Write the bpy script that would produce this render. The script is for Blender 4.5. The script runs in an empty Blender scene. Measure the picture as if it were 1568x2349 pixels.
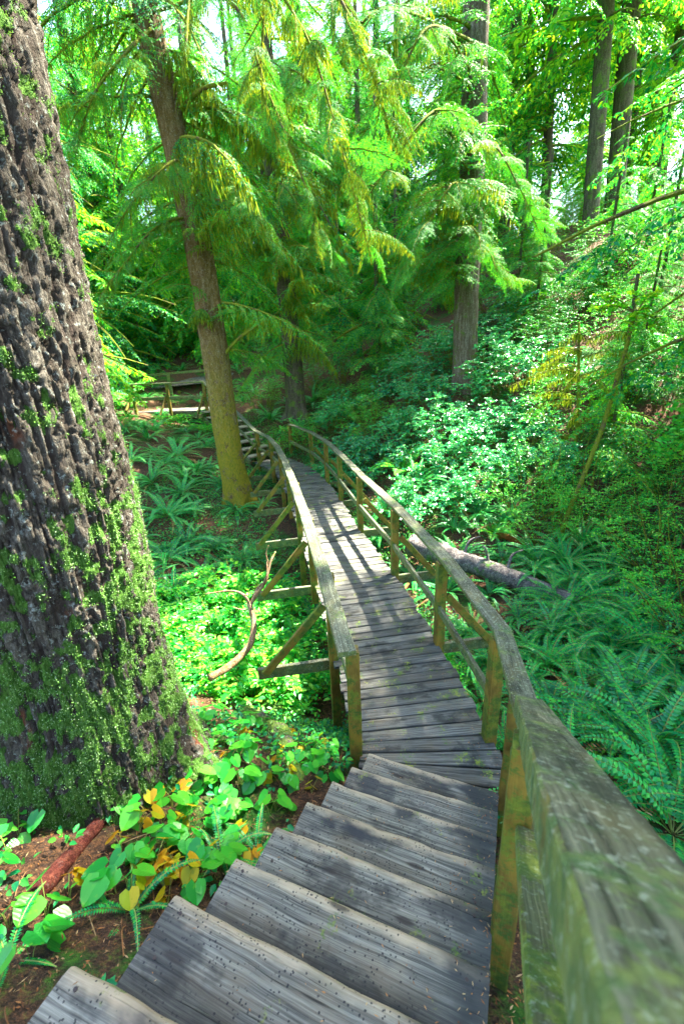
import bpy, math, random
import numpy as np
from mathutils import Matrix, Vector, Euler
rng = np.random.default_rng(7)
random.seed(7)
sc = bpy.context.scene
COL = sc.collection
R = math.radians
# ------------------------------------------------------------------ camera
PITCH, ROLL, FPX, CAMH = 19.5, -2.5, 1000.0, 3.1      # photo grid 1568 x 2348
_p, _r = R(PITCH), R(ROLL)
FW = np.array([0, math.cos(_p), -math.sin(_p)])
_u = np.array([0, math.sin(_p), math.cos(_p)]); _rt = np.array([1.0, 0, 0])
RT = _rt*math.cos(_r)+_u*math.sin(_r); UP = -_rt*math.sin(_r)+_u*math.cos(_r)
CAM = np.array([0, 0, CAMH])
cam = bpy.data.cameras.new('camera'); camo = bpy.data.objects.new('camera', cam); COL.objects.link(camo)
camo.matrix_world = Matrix(((RT[0], UP[0], -FW[0], 0), (RT[1], UP[1], -FW[1], 0), (RT[2], UP[2], -FW[2], CAMH), (0, 0, 0, 1)))
cam.sensor_fit = 'VERTICAL'; cam.sensor_height = 36; cam.lens = FPX/2348*36
cam.clip_start = 0.02; cam.clip_end = 500
cam.dof.use_dof = True; cam.dof.focus_distance = 5.0; cam.dof.aperture_fstop = 3.5
sc.camera = camo
def ray(x, y): return FW*FPX+RT*(x-784)-UP*(y-1174)
def at_y(x, y, Y):
    d = ray(x, y); return CAM+d*(Y/d[1])
def at_z(x, y, z):
    d = ray(x, y); return CAM+d*((z-CAMH)/d[2])
def proj(P):
    v = np.asarray(P, float)-CAM; d = v@FW
    return 784+FPX*(v@RT)/d, 1174-FPX*(v@UP)/d
# ------------------------------------------------------------------ noise
def _h(ix, iy, iz, seed):
    h = (ix.astype(np.uint32)*np.uint32(374761393)+iy.astype(np.uint32)*np.uint32(668265263)+iz.astype(np.uint32)*np.uint32(1274126177)+np.uint32((seed*974711) & 0xffffffff))
    h = (h ^ (h >> np.uint32(13)))*np.uint32(1274126177)
    h = (h ^ (h >> np.uint32(15)))*np.uint32(2246822519)
    return ((h ^ (h >> np.uint32(16))) & np.uint32(0xffffff)).astype(float)/0xffffff
def vnoise(P, seed=0):
    P = np.asarray(P, float); f = np.floor(P).astype(np.int64); t = P-f; t = t*t*(3-2*t)
    o = 0
    for i in (0, 1):
        for j in (0, 1):
            for k in (0, 1):
                w = (t[:, 0] if i else 1-t[:, 0])*(t[:, 1] if j else 1-t[:, 1])*(t[:, 2] if k else 1-t[:, 2])
                o = o+w*_h(f[:, 0]+i, f[:, 1]+j, f[:, 2]+k, seed)
    return o
def fbm(P, seed=0, oct=4):
    P = np.asarray(P, float); o = 0; a = .5; s = 0
    for k in range(oct):
        o = o+a*vnoise(P*2**k, seed+k*17); s += a; a *= .5
    return o/s
def n2(x, y, seed=0, oct=3):
    x = np.atleast_1d(np.asarray(x, float)); y = np.atleast_1d(np.asarray(y, float))
    return fbm(np.stack([x, y, x*0], 1), seed, oct)
def sstep(a, b, x):
    t = np.clip((x-a)/(b-a), 0, 1); return t*t*(3-2*t)
def nrm(v): v = np.asarray(v, float); return v/np.maximum(np.linalg.norm(v, axis=-1, keepdims=True), 1e-9)
# ------------------------------------------------------------------ materials
class NT:
    def __init__(s, name):
        s.m = bpy.data.materials.new(name); s.m.use_nodes = True; s.t = s.m.node_tree; s.t.nodes.clear()
        s.out = s.n('ShaderNodeOutputMaterial')
    def n(s, typ, **kw):
        nd = s.t.nodes.new(typ)
        for k, v in kw.items(): setattr(nd, k, v)
        return nd
    def l(s, a, b): s.t.links.new(a, b)
    def put(s, sock, v):
        if hasattr(v, 'is_output'): s.l(v, sock)
        else: sock.default_value = v
    def math(s, op, a, b=0.0, c=None):
        nd = s.n('ShaderNodeMath', operation=op); s.put(nd.inputs[0], a); s.put(nd.inputs[1], b)
        if c is not None: s.put(nd.inputs[2], c)
        return nd.outputs[0]
    def rng(s, v, a, b, c=0.0, d=1.0):
        nd = s.n('ShaderNodeMapRange', interpolation_type='SMOOTHSTEP'); s.put(nd.inputs[0], v)
        for i, q in enumerate((a, b, c, d)): nd.inputs[i+1].default_value = q
        return nd.outputs[0]
    def noise(s, vec, scale, detail=4, rough=.6, dist=0.0):
        nd = s.n('ShaderNodeTexNoise'); s.l(vec, nd.inputs['Vector']); nd.inputs['Scale'].default_value = scale
        nd.inputs['Detail'].default_value = detail; nd.inputs['Roughness'].default_value = rough; nd.inputs['Distortion'].default_value = dist
        return nd.outputs['Fac']
    def scale(s, vec, v):
        nd = s.n('ShaderNodeVectorMath', operation='MULTIPLY'); s.l(vec, nd.inputs[0]); nd.inputs[1].default_value = v; return nd.outputs[0]
    def mix(s, f, a, b, mode='MIX'):
        nd = s.n('ShaderNodeMix', data_type='RGBA', blend_type=mode); s.put(nd.inputs[0], f)
        for k, v in ((6, a), (7, b)):
            if not hasattr(v, 'is_output'): v = (*v, 1) if len(v) == 3 else v
            s.put(nd.inputs[k], v)
        return nd.outputs[2]
    def ramp(s, f, stops):
        nd = s.n('ShaderNodeValToRGB'); s.put(nd.inputs[0], f); e = nd.color_ramp.elements
        while len(e) < len(stops): e.new(.5)
        for q, (p, c) in zip(e, stops): q.position = p; q.color = (*c, 1)
        return nd.outputs[0]
    def bump(s, h, strength=.5, dist=.01):
        nd = s.n('ShaderNodeBump'); s.l(h, nd.inputs['Height']); nd.inputs['Strength'].default_value = strength; nd.inputs['Distance'].default_value = dist
        return nd.outputs[0]
    def pr(s, col, rough=.8, spec=.3, normal=None):
        b = s.n('ShaderNodeBsdfPrincipled'); s.put(b.inputs['Base Color'], col if hasattr(col, 'is_output') else (*col, 1)); s.put(b.inputs['Roughness'], rough)
        b.inputs['Specular IOR Level'].default_value = spec
        if normal is not None: s.l(normal, b.inputs['Normal'])
        return b.outputs[0]
    def fin(s, sh): s.l(sh, s.out.inputs[0]); return s.m

def leafmat(name, stops, trans=.4, rough=.45, spec=.4, tcol=(1.25, 1.1, .5), var=.5, veins=None):
    t = NT(name); g = t.n('ShaderNodeNewGeometry').outputs['Random Per Island']
    oi = t.n('ShaderNodeObjectInfo').outputs['Random']
    f = t.math('FRACT', t.math('ADD', t.math('MULTIPLY', g, .8), t.math('MULTIPLY', oi, var)))
    f2 = t.math('PINGPONG', t.math('ADD', g, t.math('MULTIPLY', oi, var)), 1.0)
    col = t.ramp(f2, stops)
    nrm_ = None
    if veins:
        tc = t.n('ShaderNodeTexCoord').outputs['Object']; nn = t.noise(tc, 22, 4, .6); col = t.mix(t.rng(nn, .56, .72, 0, .7), col, veins)
        wv = t.n('ShaderNodeTexWave', wave_type='BANDS', bands_direction='DIAGONAL'); t.l(tc, wv.inputs['Vector']); wv.inputs['Scale'].default_value = 24; wv.inputs['Distortion'].default_value = 3; wv.inputs['Detail'].default_value = 2
        nrm_ = t.bump(t.math('ADD', t.math('MULTIPLY', wv.outputs['Fac'], .4), nn), .22, .005)
    a = t.pr(col, rough, spec, nrm_)
    tr = t.n('ShaderNodeBsdfTranslucent'); t.l(t.mix(1.0, col, tcol, 'MULTIPLY'), tr.inputs[0])
    mx = t.n('ShaderNodeMixShader'); mx.inputs[0].default_value = trans; t.l(a, mx.inputs[1]); t.l(tr.outputs[0], mx.inputs[2])
    return t.fin(mx.outputs[0])

def woodmat(name, grey, dark, warm, moss=.45, mosscol=((.05, .12, .012), (.2, .24, .02)), top_moss=.0, spots=0.0, seed=0.0, side=None, lichen=0.0, nose_wear_dark_back=False):
    t = NT(name)
    uv = t.n('ShaderNodeUVMap').outputs[0]; ge = t.n('ShaderNodeNewGeometry'); rnd = ge.outputs['Random Per Island']
    pos = ge.outputs['Position']
    sep = t.n('ShaderNodeSeparateXYZ'); t.l(ge.outputs['True Normal'], sep.inputs[0])
    nz = t.math('ABSOLUTE', sep.outputs[2])
    ctr = t.n('ShaderNodeCombineXYZ'); t.l(t.math('MULTIPLY', rnd, 37.0), ctr.inputs[2])
    va = t.n('ShaderNodeVectorMath', operation='ADD'); t.l(uv, va.inputs[0]); t.l(ctr.outputs[0], va.inputs[1]); v = va.outputs[0]
    warp = t.noise(t.scale(v, (2.2, 7, 1)), 1.0, 2)
    wv = t.n('ShaderNodeCombineXYZ'); t.l(t.math('MULTIPLY', warp, .03), wv.inputs[1])
    v2n = t.n('ShaderNodeVectorMath', operation='ADD'); t.l(v, v2n.inputs[0]); t.l(wv.outputs[0], v2n.inputs[1]); v2 = v2n.outputs[0]
    grain = t.noise(t.scale(v2, (2.0, 110, 1)), 1.0, 5, .65)
    fine = t.noise(t.scale(v2, (6.0, 420, 1)), 1.0, 3, .6)
    crack = t.rng(t.noise(t.scale(v2, (1.1, 60, 1)), 1.0, 4, .7), .60, .70)
    blot = t.noise(t.scale(v, (4, 8, 1)), 1.0, 4, .6)
    tone = t.math('ADD', t.math('MULTIPLY', grain, .8), t.math('MULTIPLY', fine, .25))
    c = t.ramp(tone, [(.36, dark), (.48, tuple(.5*(a+b) for a, b in zip(grey, dark))), (.57, grey), (.70, tuple(min(1, 1.7*a) for a in grey))])
    c = t.mix(t.rng(blot, .45, .7, 0, .8), c, t.mix(.5, c, warm))
    c = t.mix(t.math('MULTIPLY', t.rng(t.noise(t.scale(v, (2.2, 3.6, 1)), 1.0, 5, .65), .52, .63), .85), c, t.mix(.85, c, dark))
    c = t.mix(t.math('MULTIPLY', rnd, .45), c, dark)
    c = t.mix(t.math('MULTIPLY', crack, .8), c, tuple(.3*a for a in dark))
    if nose_wear_dark_back:
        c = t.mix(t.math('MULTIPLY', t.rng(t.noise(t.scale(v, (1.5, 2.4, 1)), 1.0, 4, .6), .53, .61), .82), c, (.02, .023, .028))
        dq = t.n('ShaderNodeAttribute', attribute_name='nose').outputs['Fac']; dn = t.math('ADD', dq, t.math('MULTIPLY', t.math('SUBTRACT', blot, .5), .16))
        c = t.mix(t.rng(dn, .06, .0, 0, .6), c, tuple(min(1, 1.75*a) for a in warm)); c = t.mix(t.rng(dn, .12, .27, 0, .72), c, dark)  # worn, paler nosing; colour gets darker towards the back edge
        en = t.n('ShaderNodeAttribute', attribute_name='across').outputs['Fac']; c = t.mix(t.rng(t.math('ADD', en, t.math('MULTIPLY', blot, .3)), .86, 1.12, 0, .8), c, (.03, .034, .03))  # darker towards the right-hand end
    # knots
    vo = t.n('ShaderNodeTexVoronoi'); t.l(t.scale(v, (2.6, 9, 1)), vo.inputs['Vector']); vo.inputs['Scale'].default_value = 1.0
    kn = t.rng(vo.outputs['Distance'], .16, .07); c = t.mix(t.math('MULTIPLY', kn, .8), c, (.02, .016, .014))
    if spots:
        vs = t.n('ShaderNodeTexVoronoi'); t.l(v, vs.inputs['Vector']); vs.inputs['Scale'].default_value = 58
        sp = t.math('MULTIPLY', t.rng(t.math('ADD', vs.outputs['Distance'], t.math('MULTIPLY', t.noise(v, 120, 2), .4)), .46, .36), t.rng(t.noise(v, 7, 3), .42, .52))
        c = t.mix(t.math('MULTIPLY', sp, spots), c, (.012, .013, .016))
    if side:
        c = t.mix(t.rng(nz, .85, .4, 0, .8), c, t.mix(t.rng(blot, .3, .7), side, tuple(.4*a for a in side)))
    m1 = t.noise(pos, 5.5, 5, .65); m2 = t.noise(pos, 60, 3, .6)
    mm = t.math('ADD', t.math('MULTIPLY', m1, .8), t.math('MULTIPLY', m2, .3))
    thr = t.math('SUBTRACT', mm, t.rng(nz, .4, .9, .72-.5*moss, .72-.5*moss*top_moss))
    mk = t.rng(thr, -.02, .08)
    mc = t.mix(t.rng(t.noise(pos, 14, 3), .4, .62), mosscol[0], mosscol[1])
    c = t.mix(t.math('MULTIPLY', mk, .85), c, mc)
    if lichen:
        lk = t.math('MULTIPLY', t.rng(t.noise(pos, 62, 5, .7), .55, .63), lichen); c = t.mix(lk, c, (.42, .48, .36))
    h = t.math('ADD', t.math('MULTIPLY', grain, 1.0), t.math('MULTIPLY', t.math('SUBTRACT', m2, .5), t.math('MULTIPLY', mk, 2.0)))
    h = t.math('SUBTRACT', h, t.math('MULTIPLY', crack, .9))
    return t.fin(t.pr(c, t.rng(blot, .3, .7, .6, .95), .3, t.bump(h, .7, .006)))

def barkmat(name, cols, moss, mossamt, lichen=.0, stretch=.18, sc_=9, red=None, useattr=False, hmoss=None):
    t = NT(name); ge = t.n('ShaderNodeNewGeometry'); tc = t.n('ShaderNodeTexCoord').outputs['Object']
    v = t.scale(tc, (1, 1, stretch))
    a = t.noise(v, sc_, 5, .65, .4); b = t.noise(v, sc_*4.3, 4, .6); f = t.noise(tc, 3.1, 4, .6); e = t.noise(t.scale(tc, (1, 1, .5)), sc_*9, 4, .7)
    c = t.ramp(t.math('ADD', t.math('MULTIPLY', a, .65), t.math('MULTIPLY', b, .4)), [(.3, cols[0]), (.5, cols[1]), (.66, cols[2])])
    h = t.math('ADD', t.math('ADD', a, t.math('MULTIPLY', b, .5)), t.math('MULTIPLY', e, .45))
    c = t.mix(t.math('MULTIPLY', t.rng(e, .62, .42), .5), c, tuple(.35*q for q in cols[0]))
    if useattr:
        at = t.n('ShaderNodeAttribute', attribute_name='crack').outputs['Fac']
        c = t.mix(at, c, red or cols[0])
        rp = t.math('MULTIPLY', t.rng(t.noise(t.scale(tc, (1, 1, .45)), 2.6, 4, .6), .62, .68), .8); c = t.mix(rp, c, (.16, .055, .025))
    lm = t.math('MULTIPLY', t.rng(t.noise(tc, 27, 6, .75), .56, .64), lichen); c = t.mix(lm, c, (.34, .39, .34))
    mk = t.math('MULTIPLY', t.rng(t.math('ADD', t.math('MULTIPLY', f, .7), t.math('ADD', t.math('MULTIPLY', t.noise(tc, 26, 4, .65), .25), t.math('MULTIPLY', t.noise(tc, 95, 3, .65), .2))), .74-.4*mossamt, .80-.4*mossamt), .9)
    if hmoss:
        sx = t.n('ShaderNodeSeparateXYZ'); t.l(tc, sx.inputs[0]); mk = t.math('MULTIPLY', mk, t.rng(t.math('ADD', sx.outputs[2], t.math('MULTIPLY', t.math('SUBTRACT', f, .5), 4.0)), hmoss[1], hmoss[0], .12, 1.0))
    if useattr:
        ma = t.n('ShaderNodeAttribute', attribute_name='mossy').outputs['Fac']; hf = t.noise(tc, 130, 3, .7)
        mk = t.math('MULTIPLY', t.rng(t.math('ADD', ma, t.math('MULTIPLY', t.math('SUBTRACT', hf, .5), .16)), .508, .545), .85); h = t.math('ADD', h, t.math('MULTIPLY', t.math('MULTIPLY', hf, mk), 1.2))
    c = t.mix(mk, c, t.mix(t.rng(b, .35, .65), moss[0], moss[1]))
    return t.fin(t.pr(c, .95, .08, t.bump(h, 1.0, .035)))

M = {}
G = [(0, (.004, .060, .024)), (.4, (.008, .13, .04)), (.75, (.02, .22, .045)), (1, (.07, .34, .04))]
M['needle'] = leafmat('hemlock_needles', [(0, (.003, .12, .045)), (.4, (.006, .23, .06)), (.75, (.035, .36, .03)), (1, (.19, .46, .01))], .42, .5, .25)
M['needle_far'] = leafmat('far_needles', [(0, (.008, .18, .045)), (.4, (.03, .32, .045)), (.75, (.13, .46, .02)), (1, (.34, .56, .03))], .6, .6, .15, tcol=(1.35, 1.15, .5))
M['hang_moss'] = leafmat('hanging_moss', [(0, (.04, .10, .012)), (.5, (.10, .20, .014)), (1, (.25, .31, .02))], .45, .9, .1)
M['fern'] = leafmat('fern_fronds', [(0, (.001, .10, .045)), (.4, (.003, .20, .06)), (.75, (.010, .32, .06)), (1, (.06, .44, .04))], .28, .38, .4)
M['salal'] = leafmat('glossy_shrub_leaves', [(0, (.006, .14, .065)), (.4, (.012, .25, .09)), (.75, (.03, .36, .09)), (1, (.14, .48, .10))], .3, .26, .7)
M['berry'] = leafmat('light_shrub_leaves', [(0, (.006, .18, .03)), (.4, (.012, .32, .035)), (.75, (.05, .46, .03)), (1, (.24, .56, .04))], .45, .4, .4)
M['cover'] = leafmat('ground_cover_leaves', [(0, (.002, .10, .045)), (.4, (.005, .20, .055)), (.75, (.02, .31, .04)), (1, (.12, .40, .02))], .3, .45, .4)
M['heart'] = leafmat('heart_leaf', [(0, (.012, .25, .03)), (.5, (.025, .36, .03)), (1, (.10, .5, .03))], .4, .32, .5, var=.6, veins=(.16, .42, .02))
M['heart_yellow'] = leafmat('yellowed_leaf', [(0, (.28, .42, .01)), (.5, (.52, .42, .01)), (1, (.5, .2, .01))], .4, .45, .3, tcol=(1.1, .9, .5), veins=(.2, .3, .01))
M['mossleaf'] = leafmat('moss_tufts', [(0, (.03, .12, .012)), (.35, (.07, .22, .025)), (.65, (.14, .33, .04)), (.85, (.2, .38, .12)), (1, (.34, .46, .26))], .2, .9, .1)
M['litter'] = leafmat('needle_litter', [(0, (.05, .025, .015)), (.4, (.16, .07, .025)), (.75, (.3, .13, .04)), (1, (.36, .26, .13))], .1, .8, .2)
M['stemgreen'] = leafmat('green_stems', [(0, (.10, .2, .03)), (1, (.25, .28, .06))], .1, .5, .3)
M['yleaf'] = leafmat('bright_maple_leaves', [(0, (.03, .36, .02)), (.5, (.10, .46, .02)), (1, (.3, .5, .02))], .5, .4, .3)
M['deck'] = woodmat('deck_wood', (.128, .129, .112), (.012, .0125, .011), (.16, .125, .07), moss=.2, top_moss=1.0)
M['tread'] = woodmat('tread_wood', (.20, .199, .162), (.015, .016, .0155), (.25, .20, .13), moss=.18, top_moss=.6, spots=.9, nose_wear_dark_back=True)
M['rail'] = woodmat('rail_wood', (.115, .122, .078), (.018, .022, .012), (.15, .13, .035), moss=.5, top_moss=.5, side=(.17, .14, .02), lichen=.35, mosscol=((.05, .10, .03), (.13, .17, .04)))
M['post'] = woodmat('post_wood', (.15, .11, .025), (.03, .02, .007), (.22, .12, .02), moss=.40, top_moss=.8, side=(.27, .17, .016), mosscol=((.03, .09, .008), (.12, .16, .01)))
M['midrail'] = woodmat('rail_wood_painted_sun', (.17, .18, .09), (.05, .055, .025), (.2, .17, .05), moss=.5, top_moss=.8, side=(.18, .15, .02), lichen=.3, mosscol=((.06, .12, .02), (.17, .22, .03)))  # paler copy of the rail wood, with sunlight put into its colour
M['bark_big'] = barkmat('fissured_bark', ((.042, .037, .028), (.105, .093, .07), (.21, .19, .15)), ((.05, .16, .015), (.14, .30, .05)), .30, .6, .22, 20, (.045, .034, .027), True)
M['bark_mid'] = barkmat('mossy_bark', ((.05, .034, .016), (.145, .092, .034), (.27, .21, .12)), ((.12, .14, .012), (.27, .20, .012)), .62, .35, .25, 14, hmoss=(1.2, 4.6))
M['bark'] = barkmat('fir_bark', ((.06, .042, .03), (.15, .11, .075), (.29, .25, .2)), ((.06, .12, .02), (.12, .17, .025)), .3, .3, .16, 13)
M['bark_far'] = barkmat('far_bark', ((.04, .034, .02), (.09, .075, .045), (.16, .14, .09)), ((.05, .11, .02), (.10, .15, .02)), .36, .2, .16, 9)
M['twig'] = barkmat('mossy_twig', ((.06, .045, .02), (.12, .09, .04), (.2, .16, .08)), ((.10, .16, .012), (.22, .25, .02)), .62, .1, .5, 20)
M['deadwood'] = barkmat('bare_wood', ((.14, .07, .03), (.3, .18, .09), (.5, .38, .22)), ((.08, .13, .02), (.15, .2, .03)), .22, .3, .3, 14)
M['redwood_stick'] = barkmat('red_rotting_wood', ((.04, .016, .014), (.14, .036, .026), (.30, .10, .06)), ((.06, .10, .02), (.12, .16, .02)), .22, .15, .5, 18)
M['rotten'] = barkmat('orange_rotten_wood', ((.06, .022, .006), (.20, .075, .012), (.32, .15, .03)), ((.06, .12, .015), (.12, .2, .02)), .3, .1, .4, 10)
M['log'] = barkmat('grey_log_bark', ((.045, .04, .04), (.13, .115, .11), (.33, .29, .25)), ((.04, .12, .02), (.08, .2, .02)), .22, .5, .6, 11)
M['mossrock'] = barkmat('mossy_root', ((.06, .055, .045), (.12, .10, .08), (.2, .17, .13)), ((.05, .12, .02), (.13, .2, .025)), .55, .5, 1, 9)

_t = NT('rusty_nail'); M['nail'] = _t.fin(_t.pr((.03, .02, .016), .6, .4))
def groundmat():
    t = NT('forest_floor'); pos = t.n('ShaderNodeNewGeometry').outputs['Position']
    a = t.noise(pos, 1.3, 6, .65); b = t.noise(pos, 22, 5, .7); c_ = t.noise(pos, 90, 3, .7)
    soil = t.ramp(t.math('ADD', t.math('MULTIPLY', b, .6), t.math('MULTIPLY', c_, .45)), [(.35, (.018, .014, .011)), (.5, (.07, .042, .026)), (.63, (.19, .09, .04)), (.78, (.3, .2, .11))])
    mo = t.ramp(b, [(.3, (.012, .05, .012)), (.55, (.035, .12, .018)), (.75, (.10, .2, .02))])
    c = t.mix(t.rng(t.math('ADD', a, t.math('MULTIPLY', b, .35)), .68, .80), soil, mo)
    return t.fin(t.pr(c, .95, .15, t.bump(t.math('ADD', b, t.math('MULTIPLY', c_, .6)), 1.0, .04)))
M['ground'] = groundmat()
# ------------------------------------------------------------------ mesh plumbing
def mesh(name, V, F, mats, mi=None, uv=None, smooth=False, attr=None):
    V = np.asarray(V, np.float32).reshape(-1, 3); F = np.asarray(F, np.int32).reshape(-1, 4)
    me = bpy.data.meshes.new(name); me.vertices.add(len(V)); me.vertices.foreach_set('co', V.ravel())
    me.loops.add(F.size); me.loops.foreach_set('vertex_index', F.ravel())
    me.polygons.add(len(F)); me.polygons.foreach_set('loop_start', np.arange(0, F.size, 4, dtype=np.int32))
    me.polygons.foreach_set('loop_total', np.full(len(F), 4, np.int32))
    for m in (mats if isinstance(mats, (list, tuple)) else [mats]): me.materials.append(M[m] if isinstance(m, str) else m)
    if mi is not None: me.polygons.foreach_set('material_index', np.asarray(mi, np.int32))
    if smooth is not False: me.polygons.foreach_set('use_smooth', np.full(len(F), True) if smooth is True else np.asarray(smooth, bool))
    if uv is not None:
        l = me.uv_layers.new(name='UVMap'); l.data.foreach_set('uv', np.asarray(uv, np.float32).ravel())
    if attr is not None:
        for k, a in attr.items():
            q = me.attributes.new(k, 'FLOAT', 'POINT'); q.data.foreach_set('value', np.asarray(a, np.float32))
    me.update(); me.validate(); return me
def link(name, me, parent=None, loc=None, rot=None, scale=None):
    o = bpy.data.objects.new(name, me); COL.objects.link(o)
    if parent is not None: o.parent = parent
    if loc is not None: o.location = Vector([float(a) for a in loc])
    if rot is not None: o.rotation_euler = rot
    if scale is not None: o.scale = (scale,)*3 if not hasattr(scale, '__len__') else scale
    return o
def tag(o, label=None, cat=None, group=None, kind=None):
    if label: o['label'] = label
    if cat: o['category'] = cat
    if group: o['group'] = group
    if kind: o['kind'] = kind
    return o
class GEO:
    def __init__(s): s.V = []; s.F = []; s.MI = []; s.UV = []; s.S = []; s.n = 0; s.hasuv = False
    def add(s, V, F, mi=0, uv=None, smooth=False):
        V = np.asarray(V, float).reshape(-1, 3); F = np.asarray(F, int).reshape(-1, 4)
        s.V.append(V); s.F.append(F+s.n); s.n += len(V); s.MI.append(np.full(len(F), mi)); s.S.append(np.full(len(F), smooth))
        if uv is None: uv = np.zeros((len(F)*4, 2))
        else: s.hasuv = True
        s.UV.append(np.asarray(uv).reshape(-1, 2)); return s
    def arr(s): return np.concatenate(s.V), np.concatenate(s.F), np.concatenate(s.MI)
    def mesh(s, name, mats):
        return mesh(name, np.concatenate(s.V), np.concatenate(s.F), mats, np.concatenate(s.MI), np.concatenate(s.UV) if s.hasuv else None, np.concatenate(s.S))
def leaves(P, D, N, L, W, fold=0.0, bend=0.0):
    """diamond leaves: base, side, tip, side"""
    P = np.asarray(P, float); D = nrm(D); S = nrm(np.cross(D, N)); U = np.cross(S, D)
    L = np.broadcast_to(np.asarray(L, float), (len(P),))[:, None]; W = np.broadcast_to(np.asarray(W, float), (len(P),))[:, None]
    m = P+D*L*.42
    V = np.stack([P, m+S*W*.5+U*W*fold, P+D*L-U*L*bend, m-S*W*.5+U*W*fold], 1).reshape(-1, 3)
    return V, np.arange(len(P)*4).reshape(-1, 4)
def leaves2(P, D, N, L, W, fold=.18, bend=.12):
    """ovate leaf of two folded halves (6 verts, shared midrib)"""
    P = np.asarray(P, float); D = nrm(D); S = nrm(np.cross(D, N)); U = np.cross(S, D)
    n = len(P); L = np.broadcast_to(np.asarray(L, float), (n,))[:, None]; W = np.broadcast_to(np.asarray(W, float), (n,))[:, None]
    a = P; tip = P+D*L-U*L*bend
    V = np.stack([a, tip, P+D*L*.28+S*W*.46+U*W*fold, P+D*L*.66+S*W*.40+U*W*fold-U*L*bend*.4, P+D*L*.28-S*W*.46+U*W*fold, P+D*L*.66-S*W*.40+U*W*fold-U*L*bend*.4], 1)
    b = (np.arange(n)*6)[:, None]
    F = np.concatenate([b+np.array([[0, 2, 3, 1]]), b+np.array([[0, 1, 5, 4]])], 1).reshape(-1, 4)
    return V.reshape(-1, 3), F
def frames(pts):
    pts = np.asarray(pts, float); T = nrm(np.gradient(pts, axis=0)); A = np.zeros_like(pts)
    a = np.cross(T[0], [0, 0, 1.0]);
    if np.linalg.norm(a) < .1: a = np.cross(T[0], [0, 1.0, 0])
    for i in range(len(pts)):
        a = a-T[i]*(a@T[i]); a = a/max(np.linalg.norm(a), 1e-9); A[i] = a
    return T, A, np.cross(T, A)
def tube(pts, rad, seg=8, cap=True, rough=0.0, seed=0, fr=6.0):
    pts = np.asarray(pts, float); n = len(pts); rad = np.broadcast_to(np.asarray(rad, float), (n,))
    T, A, B = frames(pts); th = np.linspace(0, 2*np.pi, seg, endpoint=False)
    dirs = A[:, None]*np.cos(th)[None, :, None]+B[:, None]*np.sin(th)[None, :, None]
    rr = np.repeat(rad[:, None], seg, 1)
    if rough:
        q = (pts[:, None]+dirs*rad[:, None, None]).reshape(-1, 3)*np.array([fr, fr, fr*.4]); rr = rr*(1+rough*(fbm(q, seed, 3).reshape(n, seg)-.5)*2)
    V = (pts[:, None]+dirs*rr[..., None]).reshape(-1, 3)
    i, j = np.meshgrid(np.arange(n-1), np.arange(seg), indexing='ij'); j2 = (j+1) % seg
    F = np.stack([i*seg+j, i*seg+j2, (i+1)*seg+j2, (i+1)*seg+j], -1).reshape(-1, 4)
    if cap:
        c0, c1 = len(V), len(V)+1; V = np.concatenate([V, pts[:1], pts[-1:]+T[-1:]*rad[-1]*.3])
        k = np.arange(0, seg, 2)
        F = np.concatenate([F, np.stack([np.full(len(k), c0), (k+2) % seg, (k+1) % seg, k], 1), np.stack([np.full(len(k), c1), (n-1)*seg+k, (n-1)*seg+(k+1) % seg, (n-1)*seg+(k+2) % seg], 1)])
    return V, F
def curve(pts, n):
    """Catmull-Rom through points"""
    P = np.asarray(pts, float); P = np.concatenate([[2*P[0]-P[1]], P, [2*P[-1]-P[-2]]])
    u = np.linspace(0, len(P)-3-1e-6, n); i = u.astype(int); t = (u-i)[:, None]
    a, b, c, d = P[i], P[i+1], P[i+2], P[i+3]
    return .5*(2*b+(c-a)*t+(2*a-5*b+4*c-d)*t**2+(3*b-a-3*c+d)*t**3)
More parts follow.
